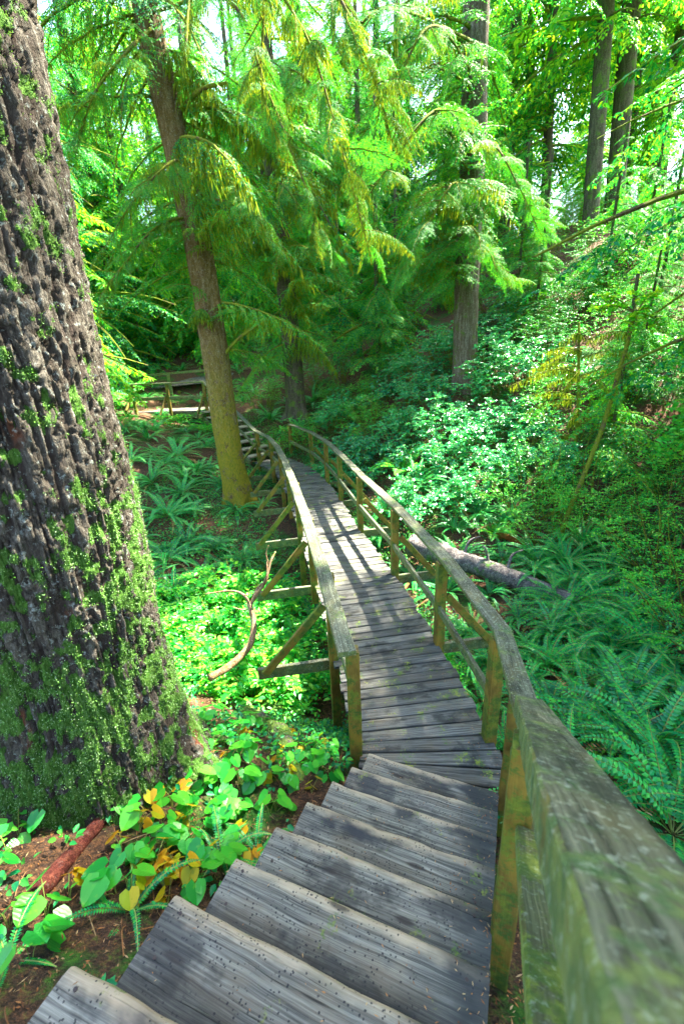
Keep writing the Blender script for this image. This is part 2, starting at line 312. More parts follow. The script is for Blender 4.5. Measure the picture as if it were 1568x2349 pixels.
def board(g, p0, p1, w, t, up=(0, 0, 1), w1=None, ch=.006, ns=None, wob=.003, mi=0):
    """sawn board from p0 to p1 (centre line of its TOP face), chamfered and slightly uneven; uv along the grain"""
    p0 = np.asarray(p0, float); p1 = np.asarray(p1, float); D = p1-p0; L = np.linalg.norm(D); D = D/L
    S = nrm(np.cross(D, np.asarray(up, float))); U = np.cross(S, D); w1 = w if w1 is None else w1
    ns = ns or max(2, int(L/.15)); u = np.linspace(0, 1, ns+1); V = []; off = rng.random(3)*20
    for k, a in enumerate(u):
        W = w+(w1-w)*a; h = W/2; c = min(ch, t*.3)
        q = np.array([[-h+c, 0], [h-c, 0], [h, -c], [h, -t+c], [h-c, -t], [-h+c, -t], [-h, -t+c], [-h, -c]])
        q = q+(rng.random(q.shape)-.5)*wob
        o = p0+D*L*a+U*(n2(off[0]+a*L*2, off[1])[0]-.5)*wob*2.5
        V.append(o+q[:, :1]*S+q[:, 1:]*U)
    V = np.concatenate(V); per = np.array([0, w, w+.01, w+t, w+t+.01, 2*w+t, 2*w+t+.01, 2*w+2*t, 2*w+2*t+.01])
    F = []; UV = []; ou, ov = rng.random(2)*30
    for k in range(ns):
        for j in range(8):
            j2 = (j+1) % 8; F.append((k*8+j, k*8+j2, (k+1)*8+j2, (k+1)*8+j))
            a, b = u[k]*L+ou, u[k+1]*L+ou; c, d = per[j]+ov, per[j+1]+ov
            UV += [(a, c), (a, d), (b, d), (b, c)]
    for base, rev in ((0, True), (ns*8, False)):
        for f in ((0, 1, 2, 7), (7, 2, 3, 6), (6, 3, 4, 5)):
            ff = f if rev else f[::-1]; F.append(tuple(base+i for i in ff))
            UV += [(ou+(V[base+i]-V[base]).dot(U)*.4, ov+(V[base+i]-V[base]).dot(S)) for i in ff]
    g.add(V, F, mi, UV); return g
# ------------------------------------------------------------------ terrain
CP = np.array([(-.3, 2.5, -.05), (-.55, 1.9, .3), (-.75, 1.5, .58), (-1.0, 1.1, .85), (-1.35, .7, 1.1), (1.35, 2.2, -.25), (1.2, 1.3, .2), (1.0, .5, .7), (2, 1, -.05), (2.2, 2.6, -.25), (3.5, 2, -.3), (3, 4, -.7), (2, 4.6, -1.0),
    (.3, 1.5, .3), (0, .5, .95), (.6, 2.3, -.25), (-1.85, 2.45, .42), (-1.2, 2.0, .36), (-1.15, 2.9, .15), (-1, 3.5, -.4), (-1, 4.2, -.95), (-2.3, 3.4, .1), (-3.5, 3, .6), (-2.4, 1.4, .8), (-3, .4, 1.3),
    (.1, 2.8, -.2), (.6, 3.2, -.6), (0, 4, -1.15), (0, 5.5, -1.45), (-1.5, 5.5, -1.35), (-3, 6, -1.1), (-4.5, 6, -.5), (-3.2, 4.3, -.4), (1.5, 6, -1.4), (2.5, 7.3, -1.2), (3, 6.3, -1.1), (4, 5.5, -.9), (5, 4, -.6), (4.3, 7.7, -.6), (6, 6, -.3), (1.5, 8.5, -1.2),
    (-2.7, 11, -.25), (-2.5, 9, -.8), (-3.5, 8, -.8), (-1, 9, -1.2), (.5, 10, -.8), (1.5, 10.5, -.2), (-.5, 12, -.7), (-1, 14, -.4), (-.3, 14.6, .2), (-2, 15.8, .2), (-3.4, 15.5, .1), (-4.2, 16.6, .7), (-3.6, 12.5, .0), (-5, 12, .3), (-5, 14, .6), (-6, 16.3, .9), (-6, 19, 1.3), (-8.2, 17.5, 1.5), (-5, 9, -.2), (-7, 8, .5), (-9, 10, 1.5), (-4, 21, 2.2), (-6, 22, 2.8), (-9, 21, 2.6),
    (.5, 16, 1.0), (2, 14, 1.1), (4, 14, 2.3), (3, 12, .7), (4.5, 11, .8), (5, 9, -.1), (7, 10, 1.2), (6, 13, 2.5), (9, 12, 3.0), (9, 8, .8), (12, 10, 3), (0, 20, 3.0), (4, 20, 4.5), (10, 20, 7.0), (10, 24, 7.8), (12, 22, 8), (18, 30, 11), (0, 30, 5.5), (-8, 30, 5.0), (20, 20, 9), (-15, 20, 4.5), (0, 45, 7.5), (20, 45, 13), (-20, 45, 7.5), (15, 5, 1.5), (-8, 2, 1.5), (10, 0, 0), (0, -2, 1.6), (-5, -3, 2), (8, -4, .5), (0, 75, 9), (40, 60, 14), (-40, 60, 8), (40, 10, 8), (-30, 5, 4)])
_d = np.linalg.norm(CP[:, None, :2]-CP[None, :, :2], axis=2)
_A = np.zeros((len(CP)+3,)*2); _A[:len(CP), :len(CP)] = np.sqrt(_d**2+.09)-np.eye(len(CP))*.05
_A[:len(CP), -3:] = np.c_[np.ones(len(CP)), CP[:, :2]]; _A[-3:, :len(CP)] = _A[:len(CP), -3:].T
_W = np.linalg.solve(_A, np.r_[CP[:, 2], 0, 0, 0])
def gz(x, y, detail=True):
    x = np.atleast_1d(np.asarray(x, float)); y = np.atleast_1d(np.asarray(y, float)); out = np.zeros(len(x))
    for s in range(0, len(x), 20000):
        xs, ys = x[s:s+20000], y[s:s+20000]
        d = np.sqrt((xs[:, None]-CP[:, 0])**2+(ys[:, None]-CP[:, 1])**2+.09); out[s:s+20000] = d@_W[:-3]+_W[-3]+_W[-2]*xs+_W[-1]*ys
    if detail:
        far = np.clip((np.hypot(x, y)-2)/8, .25, 1)
        out = out+far*.35*(n2(x*.7, y*.7, 3)-.5)+.10*(n2(x*3.1, y*3.1, 9)-.5)
    return out
def G1(x, y): return float(gz(x, y)[0])
def ground_hit(px, py, far=60):
    d = ray(px, py); t = np.linspace(.5, far, 1200)/d[1]*1.0
    P = CAM+d*t[:, None]; k = np.nonzero(P[:, 2] < gz(P[:, 0], P[:, 1]))[0]
    return P[k[0]] if len(k) else P[-1]
def ground():
    ys = np.concatenate([np.arange(-6, 9, .09), np.arange(9, 26, .2), np.arange(26, 60, .8), np.arange(60, 161, 5)])
    xs = np.concatenate([np.arange(-90, -24, 5), np.arange(-24, -8, .7), np.arange(-8, -4, .2), np.arange(-4, 5, .09), np.arange(5, 10, .2), np.arange(10, 30, .7), np.arange(30, 96, 5)])
    X, Y = np.meshgrid(xs, ys); Z = gz(X.ravel(), Y.ravel())
    V = np.stack([X.ravel(), Y.ravel(), Z], 1); nx = len(xs); i, j = np.meshgrid(np.arange(len(ys)-1), np.arange(nx-1), indexing='ij')
    F = np.stack([i*nx+j, i*nx+j+1, (i+1)*nx+j+1, (i+1)*nx+j], -1)
    tag(link('ground', mesh('ground', V, F, 'ground', smooth=True)), kind='structure')
ground()
# ------------------------------------------------------------------ boardwalk and stairs
H = 1.06
RP = np.array([(1.21, 2.84), (1.08, 4.16), (.80, 5.87), (.39, 7.75), (.04, 9.63), (-.30, 11.28), (-.79, 12.95), (-1.61, 14.88)])
LP = np.array([(-.02, 2.76), (-.21, 3.97), (-.50, 5.65), (-.84, 7.5), (-1.2, 9.35), (-1.55, 10.9), (-2.0, 12.45), (-2.62, 13.85)])
def p3(p, z): return np.array([p[0], p[1], z])
def part(name, mat, parent, *boards):
    g = GEO()
    for b in boards: board(g, *b[:4], **(b[4] if len(b) > 4 else {}))
    return link(name, g.mesh(name, mat), parent)
bw = link('boardwalk', None); tag(bw, 'weathered plank boardwalk curving left over the gully between mossy handrails', 'boardwalk')
# deck planks: right edge against left edge, fanned at the near end
redge = curve([(1.22, 2.52), (1.15, 2.95), (1.02, 4.16), (.74, 5.86), (.33, 7.72), (-.02, 9.6), (-.36, 11.22), (-.85, 12.85), (-1.5, 14.2), (-1.9, 14.75)], 400)
ledge = curve([(.06, 2.66), (.045, 2.80), (-.15, 3.99), (-.44, 5.66), (-.78, 7.5), (-1.14, 9.38), (-1.49, 10.95), (-1.93, 12.5), (-2.3, 13.3), (-2.75, 14.0)], 400)
def arc(c, n):
    s = np.r_[0, np.cumsum(np.linalg.norm(np.diff(c, axis=0), axis=1))]; u = np.linspace(0, s[-1], n); return np.stack([np.interp(u, s, c[:, k]) for k in range(2)], 1)
NPL = 94
ra, la = arc(redge, 2000), arc(ledge, 2000)
# plank boundaries follow matched stations on both edges
st = np.linspace(0, 9, NPL+1)
def station(c, kn, s):
    return np.array([np.interp(s, np.arange(len(kn)), [q[k] for q in kn]) for k in range(2)]).T
redge, ledge = arc(redge, 40), arc(ledge, 40)
_f = lambda c, n: curve(np.c_[c, np.zeros(len(c))], n)[:, :2]
redge = _f(curve(np.c_[[(1.24, 2.16), (1.17, 2.95), (1.02, 4.16), (.74, 5.86), (.33, 7.72), (-.02, 9.6), (-.36, 11.22), (-.85, 12.85), (-1.9, 14.75)], np.zeros(9)], 1200), 3000)
ledge = _f(curve(np.c_[[(.07, 2.52), (.035, 2.90), (-.15, 3.99), (-.44, 5.66), (-.78, 7.5), (-1.14, 9.38), (-1.49, 10.95), (-1.93, 12.5), (-2.75, 14.0)], np.zeros(9)], 1200), 3000)
_m = (redge+ledge)/2; _s = np.r_[0, np.cumsum(np.linalg.norm(np.diff(_m, axis=0), axis=1))]
ur = np.interp(np.linspace(0, _s[-1], NPL+1), _s, np.arange(3000)).astype(int)
g = GEO()
for k in range(NPL):
    r0, r1, l0, l1 = redge[ur[k]], redge[ur[k+1]], ledge[ur[k]], ledge[ur[k+1]]
    a, b = (l0+l1)/2, (r0+r1)/2; ax = nrm(b-a); ov = rng.uniform(-.02, .03, 2)
    a = a-ax*ov[0]; b = b+ax*ov[1]; nn = np.array([-ax[1], ax[0]])
    gap = .015
    board(g, p3(a, rng.uniform(-.006, .006)), p3(b, rng.uniform(-.006, .006)), abs((l1-l0)@nn)-gap, .04, w1=abs((r1-r0)@nn)-gap, ns=8, wob=.004)
link('deck', g.mesh('deck', 'deck'), bw)
def sweep_rail(name, mat, parent, pts, w, t, over=0):
    g = GEO()
    for a, b in zip(pts[:-1], pts[1:]):
        a, b = np.array(a), np.array(b); d = nrm(b-a); board(g, a-d*over*.5, b+d*over*.5, w, t)
    return link(name, g.mesh(name, mat), parent)
for k in range(8):
    for P, Q, s in ((RP, LP, 1), (LP, RP, -1)):
        out = nrm(P[k]-Q[k]); tang = np.array([-out[1], out[0]])
        zg = G1(*P[k])
        low = -.12 if (k == 0) else -.3
        part('post', 'post', bw, (p3(P[k], H-.04), p3(P[k], min(low, zg-.1) if k in (1, 3, 5) or k == 0 else low), .10, .10, dict(up=(out[0], out[1], 0))))
    if 1 <= k <= 6:
        ax = nrm(RP[k]-LP[k]); tang = np.array([-ax[1], ax[0]])
        L, Rr = LP[k]-ax*.78+tang*.075, RP[k]+ax*.66+tang*.075
        part('outrigger', 'rail', bw, (p3(L, -.06), p3(Rr, -.06), .045, .14))
        for P, s in ((LP[k], -1), (RP[k], 1)):
            e = .70 if s < 0 else .58
            a = P+ax*s*e; b = P+ax*s*.03
            part('brace', 'post', bw, (p3(a, -.07), p3(b, .68 if s < 0 else .60), .085, .045, dict(up=(tang[0], tang[1], 0))))
rail_r = [p3(RP[k], H) for k in range(8)]
rail_l = [p3(LP[k], H) for k in range(8)]
rail_l[0] = p3(LP[0]+nrm(LP[0]-LP[1])*.08, H)
rail_r[7] = p3(RP[7]+nrm(RP[7]-RP[6])*.08, H)
sweep_rail('handrail', 'rail', bw, rail_r, .14, .042); sweep_rail('handrail', 'rail', bw, rail_l, .14, .042)
for P, Q in ((RP, LP), (LP, RP)):
    inn = nrm(Q-P)*.072
    mr = [p3(P[k]+inn[k], .52) for k in range(8)]
    gg = GEO()
    for a, b in zip(mr[:-1], mr[1:]): board(gg, a, b, .042, .09)
    link('mid_rail', gg.mesh('mid_rail', 'rail'), bw)
for e in (ledge, redge):
    ix = np.linspace(60, 2960, 12).astype(int); q = e[ix]; gg = GEO(); inn = nrm((redge-ledge)[ix])*(.14 if e is ledge else -.14)
    for a, b in zip(q[:-1]+inn[:-1], q[1:]+inn[1:]): board(gg, p3(a, -.05), p3(b, -.05), .05, .2)
    link('stringer', gg.mesh('stringer', 'rail'), bw)
# near staircase
stc = link('wooden_staircase', None); tag(stc, 'steep worn wooden stairs descending to the boardwalk in the foreground', 'staircase')
TL = [np.array([.13-.133*k, 2.6-.253*k]) for k in range(11)]
for _k, _x, _y in ((6, -.70, 1.10), (7, -.90, .83), (8, -1.06, .57), (9, -1.2, .32)): TL[_k] = np.array([_x, _y])
TR = [np.array([1.02-.112*k, 2.23-.262*k]) for k in range(11)]
def tread(a, b, z, depth, thick, seed):
    """a worn plank: rounded nosing, hollowed top, uneven edges"""
    ax = nrm(b-a); L = np.linalg.norm(b-a); back = np.array([ax[1], -ax[0]]); nu, prof = 40, []
    na = 12
    prof = [(.0, -thick), (-.004, -thick*.5), (.0, -.014), (.006, -.004), (.016, 0)]+[(q, 0) for q in np.linspace(.016, depth-.012, na)[1:]]+[(depth-.003, -.004), (depth, -.014), (depth, -thick)]
    prof = np.array(prof); m = len(prof); u = np.linspace(0, 1, nu)
    U_, J = np.meshgrid(u, np.arange(m), indexing='ij'); q = prof[J]
    xy = a+ax*(U_*L)[..., None]+back*q[..., :1]
    zz = z+q[..., 1]
    w = n2((U_*L*5).ravel()+seed*9, (q[..., 0]*9).ravel()+seed, 5).reshape(zz.shape)-.5
    edge = np.exp(-(q[..., 0]/.03)**2)
    zz = zz+w*.010*(q[..., 1] > -.02)-edge*.012*n2((U_*L*9).ravel()+seed*3, (q[..., 0]*2).ravel()+seed, 8).reshape(zz.shape)
    zz = zz-.006*np.sin(np.pi*U_)*(q[..., 1] > -.02)
    xy = xy+back*((n2((U_*L*7).ravel()+seed*5, (q[..., 0]*0).ravel(), 4).reshape(zz.shape)-.5)*.014*edge)[..., None]
    V = np.concatenate([xy, zz[..., None]], -1).reshape(-1, 3)
    i, j = np.meshgrid(np.arange(nu-1), np.arange(m-1), indexing='ij'); F = np.stack([i*m+j, (i+1)*m+j, (i+1)*m+j+1, i*m+j+1], -1).reshape(-1, 4)
    vp = np.r_[0, np.cumsum(np.linalg.norm(np.diff(prof, axis=0), axis=1))]
    uvv = np.stack([U_*L+seed*7.3, vp[J]+seed*3.1], -1).reshape(-1, 2); UV = uvv[F].reshape(-1, 2)
    g = GEO(); g.add(V, F, 0, UV, True)
    # end grain caps and underside
    capV, capF = [], []
    for s, base in ((0, 0), (1, (nu-1)*m)):
        ring = V[base:base+m]; c0 = len(capV)
        bot = ring.copy(); bot[:, 2] = z-thick
        capV += list(ring)+list(bot)
        for j in range(m-1):
            f = (c0+j, c0+j+1, c0+m+j+1, c0+m+j); capF.append(f if s == 0 else f[::-1])
    g.add(capV, capF, 0, np.array([(p[0]*.3+seed, p[2]+p[1]*.5) for p in capV])[np.array(capF)].reshape(-1, 2))
    return g
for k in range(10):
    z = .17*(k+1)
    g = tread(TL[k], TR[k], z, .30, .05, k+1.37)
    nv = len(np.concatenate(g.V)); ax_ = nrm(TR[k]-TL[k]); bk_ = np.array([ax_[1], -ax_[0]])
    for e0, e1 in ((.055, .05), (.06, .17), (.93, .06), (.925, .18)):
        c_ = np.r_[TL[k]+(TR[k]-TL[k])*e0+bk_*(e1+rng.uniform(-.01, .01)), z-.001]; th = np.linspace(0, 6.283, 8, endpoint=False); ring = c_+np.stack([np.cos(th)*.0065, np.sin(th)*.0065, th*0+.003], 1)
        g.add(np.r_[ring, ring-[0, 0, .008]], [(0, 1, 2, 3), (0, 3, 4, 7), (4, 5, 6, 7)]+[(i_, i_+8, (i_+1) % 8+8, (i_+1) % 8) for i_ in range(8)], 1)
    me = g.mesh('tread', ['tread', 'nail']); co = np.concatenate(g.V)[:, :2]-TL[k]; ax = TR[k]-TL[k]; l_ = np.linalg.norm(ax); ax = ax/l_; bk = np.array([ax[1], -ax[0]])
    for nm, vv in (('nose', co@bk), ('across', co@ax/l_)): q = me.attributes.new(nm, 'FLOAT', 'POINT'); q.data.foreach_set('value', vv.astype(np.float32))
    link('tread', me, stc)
for E, s in ((TL, 1), (TR, -1)):
    ax = nrm(TR[4]-TL[4])*s*.16
    a, b = E[0]+ax*1.0, E[10]+ax
    part('stringer', 'rail', stc, (p3(a, -.08), p3(b, 1.62), .045, .22))
for k in range(10):   # risers: dark boards closing the back of each step
    ax = nrm(TR[k]-TL[k]); back = np.array([ax[1], -ax[0]])*.035
    part('riser', 'deck', stc, (p3(TL[k]+back+ax*.10, .17*k+.118), p3(TR[k]+back-ax*.10, .17*k+.118), .025, .16))
sd = np.array([-.396, -.918]); nr0 = np.array([.94, 1.82, 1.38])
def NR(s, dz=0): return np.array([nr0[0]+sd[0]*s, nr0[1]+sd[1]*s, nr0[2]+.731*s+dz])
q2 = np.array([-sd[1], sd[0]])
part('handrail', 'rail', stc, (np.array([1.205, 2.87, H]), NR(.05, -.092), .135, .045))
part('handrail', 'rail', stc, (NR(-.03), NR(2.05), .14, .09, dict(ns=44, wob=.004)))
for s_ in (-.42, .78, 2.0):
    p = NR(s_, -.10); q = p.copy(); q[2] = p[2]-1.35
    part('post', 'post', stc, (p, q, .09, .09, dict(up=(q2[0], q2[1], 0))))
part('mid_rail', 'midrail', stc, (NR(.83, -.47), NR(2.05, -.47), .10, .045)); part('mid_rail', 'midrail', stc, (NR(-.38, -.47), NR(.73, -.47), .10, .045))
# far stairs and landing
fs = link('far_staircase', None); tag(fs, 'short sunlit flight of far steps rising left behind the middle trunk', 'staircase')
S0, S1 = np.array([-2.5, 14.35, 0.0]), np.array([-4.75, 17.15, 1.30]); dd = nrm((S1-S0)[:2]); sidev = np.array([dd[1], -dd[0]])
for k in range(8):
    c = S0+(S1-S0)*(k+.5)/8; z = .18*(k+1)-.02
    a = c[:2]-sidev*.52; b = c[:2]+sidev*.52
    part('tread', 'tread', fs, (p3(a, z), p3(b, z), .34, .05))
for s in (-.5, .5): part('stringer', 'rail', fs, (np.r_[S0[:2]+sidev*s, .05], np.r_[S1[:2]+sidev*s, 1.32], .05, .24))
hl = [p3(LP[7], H), np.array([-3.55, 15.25, H+.55]), np.array([-4.95, 17.0, 1.42+H])]
sweep_rail('handrail', 'rail', fs, hl, .13, .042)
sweep_rail('mid_rail', 'rail', fs, [h-np.array([0, 0, .52]) for h in hl], .042, .09)
for h in hl[1:2]: part('post', 'post', fs, (h-np.array([0, 0, .04]), h-np.array([0, 0, 1.5]), .10, .10, dict(up=(sidev[0], sidev[1], 0))))
a_, b_ = h_ = hl[1][:2]+0, hl[1][:2]-sidev*.7
part('brace', 'post', fs, (p3(b_, .25), p3(a_, 1.05), .085, .045, dict(up=(dd[0], dd[1], 0))))
part('brace', 'post', fs, (p3(np.array([-3.3, 13.6]), -.1), p3(LP[7], .62), .085, .045, dict(up=(.7, .7, 0))))
ld = link('far_landing', None); tag(ld, 'sunlit far landing platform with slender railings and slanted braces left of middle trunk', 'landing')
g = GEO()
for k in range(22):
    x = -4.7-.15*k; sh = .02*k
    board(g, (x-.02, 16.95+sh, 1.42), (x+.05, 18.25+sh, 1.42), .14, .045)
link('deck', g.mesh('deck', 'deck'), ld)
part('edge_beam', 'rail', ld, ((-4.6, 16.98, 1.37), (-7.95, 17.42, 1.37), .05, .2)); part('edge_beam', 'rail', ld, ((-4.6, 18.15, 1.37), (-7.95, 18.6, 1.37), .05, .2))
lp = [np.array([-4.92, 16.95]), np.array([-6.35, 17.12]), np.array([-7.75, 17.32])]
for q in lp: part('post', 'post', ld, (p3(q, 1.42+H-.04), p3(q, .9), .10, .10, dict(up=(0, 1, 0))))
sweep_rail('handrail', 'rail', ld, [p3(q, 1.42+H) for q in lp], .14, .045)
sweep_rail('mid_rail', 'rail', ld, [p3(q-np.array([0, .07]), 1.42+.56) for q in lp], .045, .12)
for q in lp:
    part('outrigger', 'rail', ld, (p3(q+np.array([.075, .6]), 1.36), p3(q+np.array([-.15, -.9]), 1.36), .06, .12))
    part('brace', 'post', ld, (p3(q+np.array([-.12, -.8]), 1.36), p3(q+np.array([0, -.03]), 2.1), .10, .05, dict(up=(1, 0, 0))))
uw = link('upper_walkway', None); tag(uw, 'grey plank walkway with pale post climbing the bank beyond the far landing', 'walkway')
g = GEO()
for k in range(30): board(g, (-8.9+.14*k, 20.2, 2.1+.010*k), (-8.85+.14*k, 21.3, 2.35+.01*k), .132, .045)
link('deck', g.mesh('deck', 'deck'), uw)
for x in (-7.3, -5.2): part('post', 'rail', uw, ((x, 20.1, 2.75), (x, 20.1, 1.4), .14, .09, dict(up=(0, 1, 0))))
part('mid_rail', 'rail', uw, ((-8.9, 20.1, 2.72), (-4.9, 20.1, 2.9), .05, .1))
for x in (-8.6, -7, -5.3): part('support_post', 'post', uw, ((x, 20.3, 2.0), (x, 20.3, .9), .12, .12, dict(up=(0, 1, 0))))
# ------------------------------------------------------------------ foliage prototypes
def bough_arrays(seed, L=2.0, nb=36, droop=.35, rise=.12, sub=.42, leaf=.042, lw=.012, step=.022, hang=.35, stems=True, strands=0, twigs=True):
    r = np.random.default_rng(seed); g = GEO()
    t = np.linspace(0, 1, 14); wob = (r.random(14)-.5)*.05
    ax = np.stack([L*t*(1-.12*droop*t), np.cumsum(wob)*L*.5, L*(rise*t-droop*t**2)], 1)
    if stems: V, F = tube(ax, .02*L/2*(1-t)**.8+.004, 5, False); g.add(V, F, 1, None, True)
    P, D, N, LL = [], [], [], []
    for i in range(nb):
        u = .06+.94*(i+r.random()*.6)/nb; c = np.array([np.interp(u, t, ax[:, k]) for k in range(3)])
        s = 1 if i % 2 else -1
        ln = L*sub*(.35+.65*np.sin(np.pi*min(1, u*1.15+.12))**.8)*(1-u*.55)*r.uniform(.45, 1.2)
        yaw = s*R(r.uniform(38, 68)*(1-.35*u)); d0 = np.array([math.cos(yaw), math.sin(yaw), r.uniform(-.15, .15)])
        n = max(4, int(ln/step)); q = np.linspace(0, 1, n)[:, None]
        pts = c+d0*ln*q*np.array([1, 1, 1])+np.array([0, 0, -1])*ln*(hang*q**1.6+.06*r.standard_normal()*q)
        pts[:, :2] -= (d0[:2]*ln*hang*.25)*q**2
        dl = nrm(np.gradient(pts, axis=0)); up = np.array([0, 0, 1.0])
        sd = nrm(np.cross(dl, up)); un = np.cross(sd, dl)
        if stems and n > 5:
            V, F = tube(pts[::max(1, n//4)], .0035, 3, False); g.add(V, F, 1)
        runs = [(pts, dl, sd, un, 1.0)]
        if twigs:
            m = max(2, int(ln/.075))
            for b in range(m):
                w = min(n-1, int((.18+.8*(b+r.random())/m)*n)); sg = 1 if b % 2 else -1; l2 = min(.26, ln*.42)*(1.15-.8*w/n)*r.uniform(.5, 1.25)
                n2_ = max(3, int(l2/step)); q2 = np.linspace(.1, 1, n2_)[:, None]; d2 = nrm(dl[w]*r.uniform(.6, 1)+sd[w]*sg*r.uniform(.5, 1)+un[w]*r.uniform(-.25, .12))
                p2 = pts[w]+d2*l2*q2+np.array([0, 0, -1])*l2*hang*.5*q2**1.7; e2 = nrm(np.gradient(p2, axis=0)); f2 = nrm(np.cross(e2, up)); runs.append((p2, e2, f2, np.cross(f2, e2), .72))
        for pt, dl, sd, un, sc_ in runs:
            n = len(pt); q = np.linspace(0, 1, n)
            for sg in (1, -1):
                P.append(pt+dl*(r.random((n, 1))-.5)*step); D.append(dl*.75+sd*sg*(.55+.3*r.random((n, 1)))+un*(r.random((n, 1))-.6)*.45)
                N.append(un+.5*(r.random((n, 3))-.5)); LL.append(leaf*sc_*(1.15-.6*q)*(.6+.7*r.random(n)))
    P, D, N, LL = map(np.concatenate, (P, D, N, LL)); V, F = leaves(P, D, N, LL, lw*(.7+.6*r.random(len(P))), 0, .15); g.add(V, F, 0)
    if strands:
        k = r.integers(0, len(P), strands); p = P[k]; ln = r.uniform(.05, .22, strands)*L/2
        d = np.stack([.12*r.standard_normal(strands), .12*r.standard_normal(strands), -np.ones(strands)], 1); nn = nrm(r.standard_normal((strands, 3)))
        V, F = leaves(p, d, nn, ln, .016, 0, 0); g.add(V, F, 2)
    return g
BM = ['needle', 'twig', 'hang_moss']
BOUGH = [bough_arrays(11).mesh('bough_plain', BM), bough_arrays(12, droop=.5, hang=.6, sub=.36).mesh('bough_droop', BM), bough_arrays(13, droop=.3, hang=.45, strands=260).mesh('bough_lacy', BM)]
MOSSY = [bough_arrays(21, droop=.75, hang=.9, sub=.30, strands=1100, nb=34).mesh('bough_mossy', BM), bough_arrays(22, droop=.4, hang=.85, sub=.32, strands=1300, nb=32, step=.026).mesh('bough_mossy2', BM)]
def rotz(a): return np.array([[math.cos(a), -math.sin(a), 0], [math.sin(a), math.cos(a), 0], [0, 0, 1]])
def roty(a): return np.array([[math.cos(a), 0, math.sin(a)], [0, 1, 0], [-math.sin(a), 0, math.cos(a)]])
FARB = [bough_arrays(31+i, nb=24, leaf=.16, lw=.05, step=.085, hang=.35+.15*i, droop=.3+.1*i, stems=False, twigs=False).arr() for i in range(3)]
MIDB = [bough_arrays(41+i, nb=22, leaf=.075, lw=.024, step=.05, hang=.35+.2*i, droop=.3+.12*i, stems=False).arr() for i in range(3)]
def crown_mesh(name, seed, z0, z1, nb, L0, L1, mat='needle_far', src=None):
    src = src or FARB
    r = np.random.default_rng(seed); g = GEO()
    for k in range(nb):
        u = (k+r.random())/nb; z = z0+(z1-z0)*u; V, F, mi = src[r.integers(3)]
        L = (L0+(L1-L0)*u)*r.uniform(.65, 1.2)/2
        m = rotz(r.uniform(0, 2*np.pi))@roty(r.uniform(-.1, .35)); g.add(V@m.T*L+np.array([0, 0, z]), F, 0)
        if L*2 > 1.2:
            ax = np.stack([np.linspace(0, 1.9, 6), np.zeros(6), .12*np.linspace(0, 1.9, 6)-.15*np.linspace(0, 1.9, 6)**2], 1)
            Vt, Ft = tube(ax, np.linspace(.03, .008, 6), 4, False); g.add(Vt@m.T*L+np.array([0, 0, z]), Ft, 1)
    return g.mesh(name, [mat, 'twig'])
def trunk_mesh(name, path, rad, seg, mat, seed=0, flare=True, rough=.10, n=60):
    pts = curve(path, n); V, F = tube(pts, np.interp(np.linspace(0, 1, n), np.linspace(0, 1, len(rad)), rad), seg, True, rough, seed)
    if flare:
        b = np.asarray(path[0]); z = V[:, 2]-b[2]; k = np.exp(-np.clip(z, 0, 9)/(rad[0]*1.0)); an = np.arctan2(V[:, 1]-b[1], V[:, 0]-b[0])
        lob = .28+.30*np.sin(an*5+seed)+.15*np.sin(an*3+seed*2); V[:, :2] += (V[:, :2]-b[:2])*(k*np.clip(lob, 0, 1))[:, None]
    return mesh(name, V, F, mat, smooth=True)
